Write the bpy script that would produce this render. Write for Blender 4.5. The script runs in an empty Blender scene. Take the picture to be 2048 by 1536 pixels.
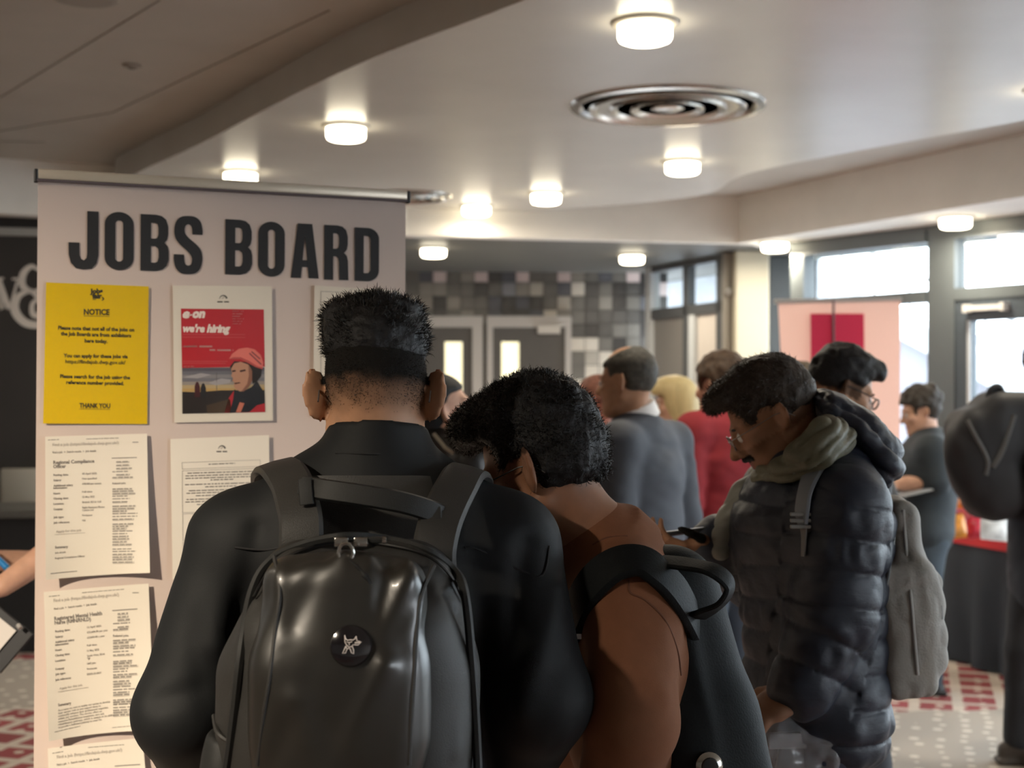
import bpy, bmesh, math, random
import numpy as np
from mathutils import Vector, Matrix
random.seed(7)
C = bpy.context.scene.collection
SC = bpy.context.scene
# ------------------------------------------------------------------ camera
EYE, FPX, PITCH, ROLL = 1.53, 2800.0, 0.0079, 0.0045
cd = bpy.data.cameras.new('camera'); cam = bpy.data.objects.new('camera', cd); C.objects.link(cam)
cd.sensor_width = 36.0; cd.lens = FPX/2048*36
CR = Matrix.Rotation(math.pi/2+PITCH, 3, 'X') @ Matrix.Rotation(ROLL, 3, 'Z')
cam.matrix_world = Matrix.Translation((0, 0, EYE)) @ CR.to_4x4()
cd.clip_start = .05; cd.clip_end = 200
cd.dof.use_dof = True; cd.dof.focus_distance = 2.2; cd.dof.aperture_fstop = 4.8
SC.camera = cam
# ------------------------------------------------------------------ light
SC.view_settings.view_transform = 'Standard'; SC.view_settings.look = 'None'
SC.view_settings.gamma = 1; SC.view_settings.use_curve_mapping = False
SC.view_settings.exposure = 0.3
SC.cycles.use_denoising = True
SC.cycles.max_bounces = 8; SC.cycles.diffuse_bounces = 4; SC.cycles.glossy_bounces = 3
SC.cycles.transmission_bounces = 4; SC.cycles.transparent_max_bounces = 12
SC.cycles.caustics_reflective = False; SC.cycles.caustics_refractive = False
SC.cycles.sample_clamp_indirect = 6
W = bpy.data.worlds.new('overcast_sky'); SC.world = W; W.use_nodes = True
wn = W.node_tree.nodes; wn['Background'].inputs[0].default_value = (.86, .93, 1.0, 1); wn['Background'].inputs[1].default_value = 9
LAMP_E, LAMP_W = 9.0, 13     # strength of the ceiling lamps' diffusers, watts of their downlight
def area(name, loc, target, size, power, col, shape='DISK', spread=math.pi):
    l = bpy.data.lights.new(name, 'AREA'); l.shape = shape; l.size = size; l.energy = power; l.color = col; l.spread = spread
    o = bpy.data.objects.new(name, l); C.objects.link(o); o.location = loc
    o.rotation_euler = (Vector(target)-Vector(loc)).to_track_quat('-Z', 'Y').to_euler(); return o
area('spot_lamp_over_banner', (-2.2, .0, 2.8), (-.85, 3.0, .15), .12, 22, (1, .86, .68), spread=math.radians(52))
# ------------------------------------------------------------------ projecting pixels
CAMP = Vector((0, 0, EYE))
def ray(px, py): return CR @ Vector(((px-1024)/FPX, (768-py)/FPX, -1))
def P(px, py, D): return CAMP + ray(px, py)*D
def PZ(px, py, z):
    r = ray(px, py); return CAMP + r*((z-EYE)/r.z)
# ------------------------------------------------------------------ materials
MATS = {}
def mat(name, col, rough=.6, metal=0, spec=.5, noise=0, nscale=20, bump=0, bscale=80, emit=0, coat=0, sheen=0, trans=0, alpha=1, stretch=None):
    if name in MATS: return MATS[name]
    m = bpy.data.materials.new(name); m.use_nodes = True; MATS[name] = m
    nt = m.node_tree; b = nt.nodes['Principled BSDF']; I = b.inputs
    c = tuple(col)+(1,) if len(col) == 3 else col
    I['Base Color'].default_value = c; I['Roughness'].default_value = rough; I['Metallic'].default_value = metal
    I['Specular IOR Level'].default_value = spec; I['Coat Weight'].default_value = coat; I['Coat Roughness'].default_value = .12
    I['Sheen Weight'].default_value = sheen; I['Transmission Weight'].default_value = trans; I['Alpha'].default_value = alpha
    if emit: I['Emission Color'].default_value = c; I['Emission Strength'].default_value = emit
    if noise or bump:
        tc = nt.nodes.new('ShaderNodeTexCoord'); src = tc.outputs['Object']
        if stretch:
            mp = nt.nodes.new('ShaderNodeMapping'); mp.inputs['Scale'].default_value = stretch; nt.links.new(src, mp.inputs[0]); src = mp.outputs[0]
    if noise:
        n = nt.nodes.new('ShaderNodeTexNoise'); n.inputs['Scale'].default_value = nscale; n.inputs['Detail'].default_value = 4
        nt.links.new(src, n.inputs[0])
        r = nt.nodes.new('ShaderNodeValToRGB'); lo = [max(0, x*(1-noise)) for x in c[:3]]; hi = [min(1, x*(1+noise)) for x in c[:3]]
        r.color_ramp.elements[0].position = .3; r.color_ramp.elements[1].position = .7
        r.color_ramp.elements[0].color = (*lo, 1); r.color_ramp.elements[1].color = (*hi, 1)
        nt.links.new(n.outputs[0], r.inputs[0]); nt.links.new(r.outputs[0], I['Base Color'])
    if bump:
        n2 = nt.nodes.new('ShaderNodeTexNoise'); n2.inputs['Scale'].default_value = bscale; n2.inputs['Detail'].default_value = 3
        nt.links.new(src, n2.inputs[0])
        bp = nt.nodes.new('ShaderNodeBump'); bp.inputs['Strength'].default_value = bump; bp.inputs['Distance'].default_value = .004
        nt.links.new(n2.outputs[0], bp.inputs['Height']); nt.links.new(bp.outputs[0], I['Normal'])
    return m
def skin(name, col, hair=(.012, .011, .010), lip=(.30, .12, .10)):
    m = mat(name, col, .5, spec=.35, noise=.10, nscale=30)
    nt = m.node_tree; b = nt.nodes['Principled BSDF']
    src = b.inputs['Base Color'].links[0].from_socket
    for att, c in (('lip', lip), ('stubble', hair)):
        a = nt.nodes.new('ShaderNodeAttribute'); a.attribute_name = att
        mx = nt.nodes.new('ShaderNodeMix'); mx.data_type = 'RGBA'
        nt.links.new(a.outputs['Fac'], mx.inputs[0]); nt.links.new(src, mx.inputs[6]); mx.inputs[7].default_value = (*hair_or(c), 1)
        src = mx.outputs[2]
    nt.links.new(src, b.inputs['Base Color'])
    sa = nt.nodes.new('ShaderNodeAttribute'); sa.attribute_name = 'stubble'; mr = nt.nodes.new('ShaderNodeMapRange'); mr.inputs[3].default_value = .5; mr.inputs[4].default_value = .95
    nt.links.new(sa.outputs['Fac'], mr.inputs[0]); nt.links.new(mr.outputs[0], b.inputs['Roughness']); m2_ = nt.nodes.new('ShaderNodeMapRange'); m2_.inputs[3].default_value = .35; m2_.inputs[4].default_value = .05
    nt.links.new(sa.outputs['Fac'], m2_.inputs[0]); nt.links.new(m2_.outputs[0], b.inputs['Specular IOR Level'])
    b.inputs['Subsurface Weight'].default_value = .12; b.inputs['Subsurface Radius'].default_value = (.012, .004, .002)
    b.inputs['Subsurface Scale'].default_value = .6
    return m
def hair_or(c): return c
# ------------------------------------------------------------------ objects
def link(name, me, m=None, parent=None, base=None, smooth=False):
    o = bpy.data.objects.new(name, me); C.objects.link(o)
    if m is not None and me is not None and not me.materials: me.materials.append(m)
    if base is not None and me is not None: me.transform(Matrix.Translation(-Vector(base)))
    if parent is not None: o.parent = parent
    elif base is not None: o.location = base
    if smooth and me is not None: me.shade_smooth()
    return o
def tag(o, label, cat, group=None, kind=None):
    if label: o['label'] = label
    if cat: o['category'] = cat
    if group: o['group'] = group
    if kind: o['kind'] = kind
    return o
def thing(name, loc, label, cat, group=None):
    o = bpy.data.objects.new(name, None); C.objects.link(o); o.location = loc; o.empty_display_size = .1
    return tag(o, label, cat, group)
def struct(o, label=None):
    o['kind'] = 'structure'
    if label: o['label'] = label
    return o
def arr(me, V, F):
    V = np.asarray(V, np.float32); F = np.asarray(F, np.int32)
    me.vertices.add(len(V)); me.vertices.foreach_set('co', V.ravel())
    k = F.shape[1]; me.loops.add(F.size); me.loops.foreach_set('vertex_index', F.ravel())
    me.polygons.add(len(F)); me.polygons.foreach_set('loop_start', np.arange(0, F.size, k, dtype=np.int32))
    me.update(calc_edges=True); me.validate(); return me
class MB:                                   # collects boxes, tubes, ribbons, lathes into one mesh
    def __init__(s): s.v = []; s.f = []
    def add(s, v, f):
        n = len(s.v); s.v += [tuple(x) for x in v]; s.f += [tuple(i+n for i in q) for q in f]; return s
    def box(s, c, h, ax=None, bev=0):
        c = Vector(c); A = ax or (Vector((1, 0, 0)), Vector((0, 1, 0)), Vector((0, 0, 1)))
        if not bev:
            v = [c+A[0]*h[0]*x+A[1]*h[1]*y+A[2]*h[2]*z for x in (-1, 1) for y in (-1, 1) for z in (-1, 1)]
            return s.add(v, [(0, 1, 3, 2), (4, 6, 7, 5), (0, 4, 5, 1), (2, 3, 7, 6), (0, 2, 6, 4), (1, 5, 7, 3)])
        bm = bmesh.new(); bmesh.ops.create_cube(bm, size=2)
        for q in bm.verts: q.co = Vector((q.co.x*h[0], q.co.y*h[1], q.co.z*h[2]))
        bmesh.ops.bevel(bm, geom=bm.edges[:], offset=min(bev, min(h)*.95), segments=2, affect='EDGES', profile=.5)
        bm.verts.index_update()
        v = [c+A[0]*q.co.x+A[1]*q.co.y+A[2]*q.co.z for q in bm.verts]; f = [[q.index for q in g.verts] for g in bm.faces]
        bm.free(); return s.add(v, f)
    def bar(s, a, b, w, t, up=(0, 0, 1), bev=0):
        a = Vector(a); b = Vector(b); d = (b-a); L = d.length; d.normalize(); u = Vector(up)
        x = d.cross(u).normalized(); y = x.cross(d).normalized()
        return s.box((a+b)/2, (L/2, w/2, t/2), (d, x, y), bev)
    def tube(s, pts, r, n=8, closed=False):
        pts = [Vector(p) for p in pts]; N = len(pts); rs = r if hasattr(r, '__len__') else [r]*N
        v = []; up = Vector((.3, .2, 1)).normalized(); prev = None
        for i, p in enumerate(pts):
            a = pts[(i-1) % N] if (closed or i) else p; b = pts[(i+1) % N] if (closed or i < N-1) else p
            d = (b-a).normalized()
            x = (prev - d*prev.dot(d)) if prev else d.cross(up)
            if x.length < 1e-5: x = d.cross(Vector((1, 0, 0)))
            x.normalize(); prev = x; y = d.cross(x)
            v += [p+(x*math.cos(2*math.pi*k/n)+y*math.sin(2*math.pi*k/n))*rs[i] for k in range(n)]
        f = []
        for i in range(N if closed else N-1):
            j = (i+1) % N
            f += [(i*n+k, i*n+(k+1) % n, j*n+(k+1) % n, j*n+k) for k in range(n)]
        if not closed: f += [tuple(range(n))[::-1], tuple((N-1)*n+k for k in range(n))]
        return s.add(v, f)
    def ribbon(s, pts, nrm, w, t, closed=False, n=None):      # rounded strap along pts, nrm = outward normals
        pts = [Vector(p) for p in pts]; N = len(pts); ws = w if hasattr(w, '__len__') else [w]*N
        prof = [(-.5, -.1), (-.42, -.5), (.42, -.5), (.5, -.1), (.5, .1), (.42, .5), (0, .62), (-.42, .5), (-.5, .1)]
        m = len(prof); v = []
        for i, p in enumerate(pts):
            a = pts[max(i-1, 0)] if not closed else pts[i-1]; b = pts[min(i+1, N-1)] if not closed else pts[(i+1) % N]
            d = (b-a).normalized(); q = Vector(nrm[i] if hasattr(nrm[0], '__len__') else nrm); q = (q-d*q.dot(d)).normalized(); x = d.cross(q)
            v += [p+x*u*ws[i]+q*k*t for u, k in prof]
        f = []
        for i in range(N if closed else N-1):
            j = (i+1) % N; f += [(i*m+k, i*m+(k+1) % m, j*m+(k+1) % m, j*m+k) for k in range(m)]
        if not closed: f += [tuple(range(m))[::-1], tuple((N-1)*m+k for k in range(m))]
        return s.add(v, f)
    def lathe(s, c, prof, n=24, ax=None):                       # prof: (radius, height) along the third axis
        c = Vector(c); A = ax or (Vector((1, 0, 0)), Vector((0, 1, 0)), Vector((0, 0, 1))); v = []
        for r, h in prof: v += [c+(A[0]*math.cos(2*math.pi*k/n)+A[1]*math.sin(2*math.pi*k/n))*r+A[2]*h for k in range(n)]
        f = [(i*n+k, i*n+(k+1) % n, (i+1)*n+(k+1) % n, (i+1)*n+k) for i in range(len(prof)-1) for k in range(n)]
        if prof[0][0] > 1e-6: f.append(tuple(range(n))[::-1])
        if prof[-1][0] > 1e-6: f.append(tuple((len(prof)-1)*n+k for k in range(n)))
        return s.add(v, f)
    def prism(s, pts, d):                                        # polygon pts extruded by vector d
        n = len(pts); d = Vector(d); v = [Vector(p) for p in pts]+[Vector(p)+d for p in pts]
        return s.add(v, [tuple(range(n))[::-1], tuple(range(n, 2*n))]+[(i, (i+1) % n, n+(i+1) % n, n+i) for i in range(n)])
    def build(s, name, m, parent=None, base=None, smooth=False):
        me = bpy.data.meshes.new(name); me.from_pydata([tuple(x) for x in s.v], [], s.f); me.validate()
        bm = bmesh.new(); bm.from_mesh(me); bmesh.ops.recalc_face_normals(bm, faces=bm.faces); bm.to_mesh(me); bm.free()
        if base is None and parent is not None: base = parent.location if parent.parent is None else parent.parent.location
        o = link(name, me, m, parent, base)
        if smooth:
            me.shade_smooth()
            try: me.set_sharp_from_angle(angle=math.radians(40))
            except Exception: pass
        return o
def smooth_pts(pts, n=8, closed=False):                          # Catmull-Rom
    pts = [Vector(p) for p in pts]; N = len(pts); out = []
    for i in range(N if closed else N-1):
        g = (lambda j: pts[j % N]) if closed else (lambda j: pts[min(max(j, 0), N-1)])
        a, b, c, d = g(i-1), g(i), g(i+1), g(i+2)
        for k in range(n):
            t = k/n; out.append(.5*((2*b)+(c-a)*t+(2*a-5*b+4*c-d)*t*t+(3*b-a-3*c+d)*t**3))
    if not closed: out.append(pts[-1])
    return out
# ------------------------------------------------------------------ smooth solids: distance fields + surface nets
def vnoise(Pt, f, seed=0):
    q = np.asarray(Pt, np.float64)*f+seed*17.31+100; i = np.floor(q).astype(np.int64); t = q-i; t = t*t*(3-2*t)
    def h(a, b, c):
        n = (a*374761393+b*668265263+c*2147483647+seed*974711) & 0x7fffffff
        n = ((n ^ (n >> 13))*1274126177) & 0x7fffffff; return ((n ^ (n >> 16)) & 0xffff)/32767.5-1
    x, y, z = i.T; u, v, w = t.T; r = 0
    for dx in (0, 1):
        for dy in (0, 1):
            for dz in (0, 1):
                r = r+h(x+dx, y+dy, z+dz)*(u if dx else 1-u)*(v if dy else 1-v)*(w if dz else 1-w)
    return r
def nv(v): return np.array(tuple(v), np.float64)
class SD:
    def __init__(s): s.p = []
    def _a(s, lo, hi, fn, k, op): s.p.append((np.array(lo), np.array(hi), fn, k, op)); return s
    def cone(s, a, b, ra, rb, k=.012, op='u'):
        a = nv(a); b = nv(b); ab = b-a; L2 = max(ab@ab, 1e-9); R = max(ra, rb)
        def fn(x, y, z):
            px, py, pz = x-a[0], y-a[1], z-a[2]
            t = np.clip((px*ab[0]+py*ab[1]+pz*ab[2])/L2, 0, 1)
            return np.sqrt((px-t*ab[0])**2+(py-t*ab[1])**2+(pz-t*ab[2])**2)-(ra+(rb-ra)*t)
        return s._a(np.minimum(a, b)-R, np.maximum(a, b)+R, fn, k, op)
    def ball(s, c, r, k=.012, op='u'): return s.cone(c, c, r, r, k, op)
    def ell(s, c, r, ax, k=.012, op='u'):
        c = nv(c); A = np.array([nv(v) for v in ax]); R = max(r)
        def fn(x, y, z):
            q = [(x-c[0])*A[i][0]+(y-c[1])*A[i][1]+(z-c[2])*A[i][2] for i in range(3)]
            k0 = np.sqrt(sum((q[i]/r[i])**2 for i in range(3))); k1 = np.sqrt(sum((q[i]/r[i]**2)**2 for i in range(3)))
            return k0*(k0-1)/np.maximum(k1, 1e-6)
        return s._a(c-R, c+R, fn, k, op)
    def ecap(s, a, b, ra, rb, lat, k=.02, op='u', flat=False):    # tapered elliptical limb; ra=(lateral, depth)
        a = nv(a); b = nv(b); w = b-a; L = np.linalg.norm(w); w = w/L; l = nv(lat); l = l-w*(l@w); l /= np.linalg.norm(l); d = np.cross(w, l)
        R = max(*ra, *rb)
        def fn(x, y, z):
            px, py, pz = x-a[0], y-a[1], z-a[2]
            tw = px*w[0]+py*w[1]+pz*w[2]; u = px*l[0]+py*l[1]+pz*l[2]; v = px*d[0]+py*d[1]+pz*d[2]
            t = np.clip(tw/L, 0, 1); e = tw-t*L; rx = ra[0]+(rb[0]-ra[0])*t; ry = ra[1]+(rb[1]-ra[1])*t; re = np.minimum(rx, ry)
            if flat: e0 = e; e = 0
            q = np.sqrt((u/rx)**2+(v/ry)**2+(e/re)**2); k1 = np.sqrt((u/rx**2)**2+(v/ry**2)**2+(e/re**2)**2)
            dd = q*(q-1)/np.maximum(k1, 1e-6)
            return np.maximum(dd, np.abs(tw-L/2)-L/2) if flat else dd
        return s._a(np.minimum(a, b)-R, np.maximum(a, b)+R, fn, k, op)
    def box(s, c, h, ax, r=.01, k=.012, op='u'):
        c = nv(c); A = np.array([nv(v) for v in ax]); R = float(np.linalg.norm(h))
        def fn(x, y, z):
            q = [np.abs((x-c[0])*A[i][0]+(y-c[1])*A[i][1]+(z-c[2])*A[i][2])-(h[i]-r) for i in range(3)]
            o = np.sqrt(sum(np.maximum(v, 0)**2 for v in q)); return o+np.minimum(np.maximum(np.maximum(q[0], q[1]), q[2]), 0)-r
        ext = np.abs(A.T)@np.array(h)
        return s._a(c-ext, c+ext, fn, k, op)
    def chain(s, pts, rs, k=.012, op='u'):
        for i in range(len(pts)-1): s.cone(pts[i], pts[i+1], rs[i], rs[i+1], k, op)
        return s
    def net(s, h, it=1, disp=None):
        U = [p for p in s.p if p[4] == 'u']
        lo = np.min([p[0] for p in U], 0)-3*h-.012; hi = np.max([p[1] for p in U], 0)+3*h+.012
        n = np.ceil((hi-lo)/h).astype(int)+1; D = np.full(n, 1.0, np.float32)
        X = [(lo[i]+h*np.arange(n[i])).astype(np.float32) for i in range(3)]
        for b0, b1, fn, k, op in s.p:
            m = k+3*h+.006
            i0 = np.clip(np.floor((b0-m-lo)/h).astype(int), 0, n); i1 = np.clip(np.ceil((b1+m-lo)/h).astype(int)+1, 0, n)
            if (i1-i0).min() <= 0: continue
            sl = tuple(slice(i0[i], i1[i]) for i in range(3))
            d = fn(X[0][sl[0]][:, None, None], X[1][sl[1]][None, :, None], X[2][sl[2]][None, None, :]).astype(np.float32)
            a = D[sl]
            if op == 'u': q = np.maximum(k-np.abs(a-d), 0)/k; D[sl] = np.minimum(a, d)-q*q*k*.25
            else:
                d = -d; q = np.maximum(k-np.abs(a-d), 0)/k; D[sl] = np.maximum(a, d)+q*q*k*.25
        V, F = surfnet(D, lo, h)
        for _ in range(it): V = relax(V, F)
        if disp: V = V+normals(V, F)*disp(V)[:, None]
        return V, F
def surfnet(D, lo, h):
    S = D < 0; cor = [(i, j, k) for i in (0, 1) for j in (0, 1) for k in (0, 1)]
    sh = tuple(q-1 for q in D.shape); cnt = np.zeros(sh, np.uint8)
    for i, j, k in cor: cnt += S[i:i+sh[0], j:j+sh[1], k:k+sh[2]]
    act = (cnt > 0) & (cnt < 8); ids = np.argwhere(act); idx = np.full(sh, -1, np.int32); idx[act] = np.arange(len(ids))
    I, J, K = ids.T; val = {c: D[I+c[0], J+c[1], K+c[2]] for c in cor}
    V = np.zeros((len(ids), 3)); Wt = np.zeros(len(ids))
    for c in cor:
        for ax in range(3):
            if c[ax]: continue
            e = list(c); e[ax] = 1; va, vb = val[c], val[tuple(e)]; m = (va < 0) != (vb < 0)
            t = np.where(m, va/np.where(m, va-vb, 1), 0)
            p = np.array(c, float)[None, :].repeat(len(ids), 0); p[:, ax] += t; V += p*m[:, None]; Wt += m
    V = lo+h*(ids+V/Wt[:, None]); Fs = []
    for ax in range(3):
        o1, o2 = [(1, 2), (2, 0), (0, 1)][ax]
        s0 = [slice(1, -1)]*3; s1 = [slice(1, -1)]*3; s0[ax] = slice(0, -1); s1[ax] = slice(1, None)
        A = S[tuple(s0)]; B = S[tuple(s1)]; e = np.argwhere(A != B)
        if not len(e): continue
        off = np.ones(3, int); off[ax] = 0; e = e+off; inside = S[tuple(e.T)]
        q = []
        for d1, d2 in ((-1, -1), (0, -1), (0, 0), (-1, 0)):
            c = e.copy(); c[:, o1] += d1; c[:, o2] += d2; q.append(idx[tuple(c.T)])
        q = np.stack(q, 1); q[~inside] = q[~inside][:, ::-1]; Fs.append(q)
    return V, np.concatenate(Fs)
def relax(V, F, lam=.5):
    n = len(V); acc = np.zeros((n, 3)); c = np.zeros(n)
    for a in range(4):
        i, j = F[:, a], F[:, (a+1) % 4]
        for p, q in ((i, j), (j, i)):
            for d in range(3): acc[:, d] += np.bincount(p, V[q, d], n)
            c += np.bincount(p, minlength=n)
    return V+lam*(acc/np.maximum(c, 1)[:, None]-V)
def normals(V, F):
    fn = np.cross(V[F[:, 2]]-V[F[:, 0]], V[F[:, 3]]-V[F[:, 1]]); N = np.zeros_like(V)
    for a in range(4):
        for d in range(3): N[:, d] += np.bincount(F[:, a], fn[:, d], len(V))
    return N/np.maximum(np.linalg.norm(N, axis=1), 1e-9)[:, None]
def netobj(name, sd, h, m, parent, it=1, disp=None, attrs=None):
    V, F = sd.net(h, it, disp); base = parent.location if parent.parent is None else parent.parent.location
    me = arr(bpy.data.meshes.new(name), V-nv(base), F)
    for k, fn in (attrs or {}).items():
        a = me.attributes.new(k, 'FLOAT', 'POINT'); a.data.foreach_set('value', np.clip(fn(V), 0, 1).astype(np.float32))
    o = link(name, me, m, parent); me.shade_smooth(); return o
# ================================================================== the foyer
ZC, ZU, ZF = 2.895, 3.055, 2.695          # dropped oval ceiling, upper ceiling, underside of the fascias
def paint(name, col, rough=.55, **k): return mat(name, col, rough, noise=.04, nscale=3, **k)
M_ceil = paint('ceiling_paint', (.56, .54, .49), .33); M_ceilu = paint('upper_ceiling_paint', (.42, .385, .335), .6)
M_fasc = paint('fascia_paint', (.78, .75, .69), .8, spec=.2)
def slab(name, pts, z0, z1, m, label=None):
    b = MB().prism([(p[0], p[1], z0) for p in pts], (0, 0, z1-z0)); o = b.build(name, m); return struct(o, label)
# floor: patterned carpet
def carpet():
    m = bpy.data.materials.new('patterned_carpet'); m.use_nodes = True; nt = m.node_tree; N = nt.nodes; Lk = nt.links.new
    b = N['Principled BSDF']; b.inputs['Roughness'].default_value = .85; b.inputs['Specular IOR Level'].default_value = .25
    tc = N.new('ShaderNodeTexCoord'); mp = N.new('ShaderNodeMapping'); mp.inputs['Rotation'].default_value[2] = .28; Lk(tc.outputs['Object'], mp.inputs[0])
    br = N.new('ShaderNodeTexBrick'); br.offset = 0; br.inputs['Scale'].default_value = 1; br.inputs['Brick Width'].default_value = .21; br.inputs['Row Height'].default_value = .21
    br.inputs['Mortar Size'].default_value = .028; br.inputs['Mortar Smooth'].default_value = .15
    br.inputs['Color1'].default_value = (.31, .07, .075, 1); br.inputs['Color2'].default_value = (.23, .06, .062, 1); br.inputs['Mortar'].default_value = (.52, .45, .38, 1)
    Lk(mp.outputs[0], br.inputs[0])
    v = N.new('ShaderNodeTexVoronoi'); v.inputs['Scale'].default_value = 9.5; v.inputs['Randomness'].default_value = .25; Lk(mp.outputs[0], v.inputs[0])
    lt = N.new('ShaderNodeMath'); lt.operation = 'LESS_THAN'; lt.inputs[1].default_value = .22; Lk(v.outputs['Distance'], lt.inputs[0])
    mx = N.new('ShaderNodeMix'); mx.data_type = 'RGBA'; Lk(lt.outputs[0], mx.inputs[0]); Lk(br.outputs[0], mx.inputs[6]); mx.inputs[7].default_value = (.58, .50, .42, 1)
    n = N.new('ShaderNodeTexNoise'); n.inputs['Scale'].default_value = 1.1; n.inputs['Detail'].default_value = 2; Lk(tc.outputs['Object'], n.inputs[0])
    sx_ = N.new('ShaderNodeSeparateXYZ'); Lk(tc.outputs['Object'], sx_.inputs[0])
    def mth(op, a_, b_=None, c_=None):
        q = N.new('ShaderNodeMath'); q.operation = op
        for i_, v_ in enumerate((a_, b_, c_)):
            if v_ is None: continue
            if isinstance(v_, (int, float)): q.inputs[i_].default_value = v_
            else: Lk(v_, q.inputs[i_])
        return q.outputs[0]
    wv = mth('MULTIPLY', mth('SINE', mth('MULTIPLY', sx_.outputs[0], .62)), mth('COSINE', mth('MULTIPLY', mth('ADD', sx_.outputs[1], -7.45), 2.55)))
    msk = mth('ADD', mth('MULTIPLY', wv, -.5), mth('MULTIPLY', mth('ADD', n.outputs[0], -.5), .9)); msk = mth('ADD', msk, .5)
    rp = N.new('ShaderNodeValToRGB'); rp.color_ramp.elements[0].position = .47; rp.color_ramp.elements[1].position = .50; Lk(msk, rp.inputs[0])
    g = N.new('ShaderNodeMix'); g.data_type = 'RGBA'; Lk(lt.outputs[0], g.inputs[0]); g.inputs[6].default_value = (.36, .32, .275, 1); g.inputs[7].default_value = (.60, .54, .47, 1)
    m2 = N.new('ShaderNodeMix'); m2.data_type = 'RGBA'; Lk(rp.outputs[0], m2.inputs[0]); Lk(mx.outputs[2], m2.inputs[6]); Lk(g.outputs[2], m2.inputs[7])
    Lk(m2.outputs[2], b.inputs['Base Color']); return m
_g0, _g1 = PZ(1606, 484, ZF).xy, PZ(1872, 452, ZF).xy; _gd = (_g1-_g0).normalized(); _gq = Vector((-_gd.y, _gd.x))
_gq = _gq if _gq.x > 0 else -_gq
_f0, _f1 = _g0-_gd*5.2+_gq*.08, _g0+_gd*13.4+_gq*.08; _e0, _e1 = _f0+_gq*.45, _f1+_gq*.45
slab('floor', [(-8, -5), (_f1.x, -5), tuple(_f1), tuple(_f0), (-8, 15)], -.12, 0, carpet())
# fascia line, from the pixels of its lower edge
FA = [PZ(-700, 392, ZF), PZ(0, 427, ZF), PZ(400, 447, ZF), PZ(815, 470, ZF), PZ(1476, 487, ZF)]
FR = PZ(2048, 393, ZF); rd = (FR-FA[-1]).normalized(); FE = FA[-1]+rd*12.5
fl = [p.xy for p in FA]+[FE.xy]
inner = fl; T = .16
def offs(pl, t):
    out = []
    for i, p in enumerate(pl):
        a = pl[max(i-1, 0)]; b = pl[min(i+1, len(pl)-1)]; d = (b-a).normalized(); out.append(p+Vector((-d.y, d.x))*t)
    return out
outer = offs(fl, T)
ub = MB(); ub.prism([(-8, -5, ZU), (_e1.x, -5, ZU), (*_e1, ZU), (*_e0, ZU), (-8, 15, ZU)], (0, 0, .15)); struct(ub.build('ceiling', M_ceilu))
b = MB()
for i in range(len(fl)-1): b.prism([(*inner[i], ZF), (*inner[i+1], ZF), (*outer[i+1], ZF), (*outer[i], ZF)], (0, 0, ZU-ZF))
struct(b.build('trim_1', M_fasc), 'cream fascia beam running round the dropped ceiling')
# dark lobby soffit behind the back fascia, light soffit strip over the windows
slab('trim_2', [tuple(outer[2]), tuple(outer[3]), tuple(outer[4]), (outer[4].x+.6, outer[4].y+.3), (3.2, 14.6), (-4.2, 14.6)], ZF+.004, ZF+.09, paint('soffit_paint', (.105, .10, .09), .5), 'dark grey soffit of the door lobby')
# oval dropped ceiling
OV = [PZ(x, y, ZC).xy for x, y in [(900, 57), (637, 165), (395, 290), (290, 338)]]
OV = [Vector((2.4, 2.9)), Vector((.75, 4.0))]+OV+[Vector((-2.62, 9.25)), Vector((-2.3, 9.95)), Vector((-1.5, 10.4))]+[PZ(x, y, ZC).xy for x, y in [(880, 437), (1100, 421), (1396, 392), (1517, 342), (2048, 241)]]+[Vector((4.1, 4.6)), Vector((4.0, 3.0))]
ov = smooth_pts([(p.x, p.y, 0) for p in OV], 10, True)
struct(MB().prism([(p.x, p.y, ZC) for p in ov], (0, 0, ZU-ZC-.001)).build('ceiling', M_ceil, smooth=True), 'oval dropped ceiling panel with a rounded edge')
# seams of the upper ceiling
b = MB()
for q in ([(0, 195), (320, 0)], [(0, 262), (225, 225), (660, 20)], [(0, 282), (90, 284)]):
    for i in range(len(q)-1): b.bar(PZ(*q[i], ZU), PZ(*q[i+1], ZU), .008, .004)
struct(b.build('trim_3', mat('seam', (.22, .20, .17), .8)), 'thin seams between the upper ceiling boards')
# walls out of sight that close the room
M_wall = paint('wall_paint', (.42, .39, .35), .7)
b = MB().box((-8.05, 5, 1.5), (.05, 10, 1.6)); struct(b.build('wall_left', M_wall))
b = MB().box((1, -5.05, 1.5), (9, .05, 1.6)); struct(b.build('wall_behind', M_wall))
# dark wall on the left under the fascia with its sign and light rail
WL0, WL1 = outer[0]+Vector((-.6, .45)), outer[2]+Vector((.45, .18))
wd = (WL1-WL0).normalized(); wn_ = Vector((wd.y, -wd.x))
b = MB().prism([(*WL0, 0), (*WL1, 0), (*(WL1-wn_*.2), 0), (*(WL0-wn_*.2), 0)], (0, 0, ZU-.002)); struct(b.build('wall_back', mat('charcoal_wall', (.030, .026, .023), .5, noise=.15, nscale=2)))
def onwall(px, py):                       # pixel -> dark wall
    r = ray(px, py); n = Vector((wn_.x, wn_.y, 0)); t = (Vector((*WL0, EYE))-CAMP).dot(n)/r.dot(n); return CAMP+r*t
N3 = Vector((wn_.x, wn_.y, 0))
b = MB().bar(onwall(-400, 455)+N3*.012, onwall(420, 472)+N3*.012, .022, .055); struct(b.build('trim_4', mat('light_rail', (.36, .34, .31), .5)), 'light grey rail across the dark wall')
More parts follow.
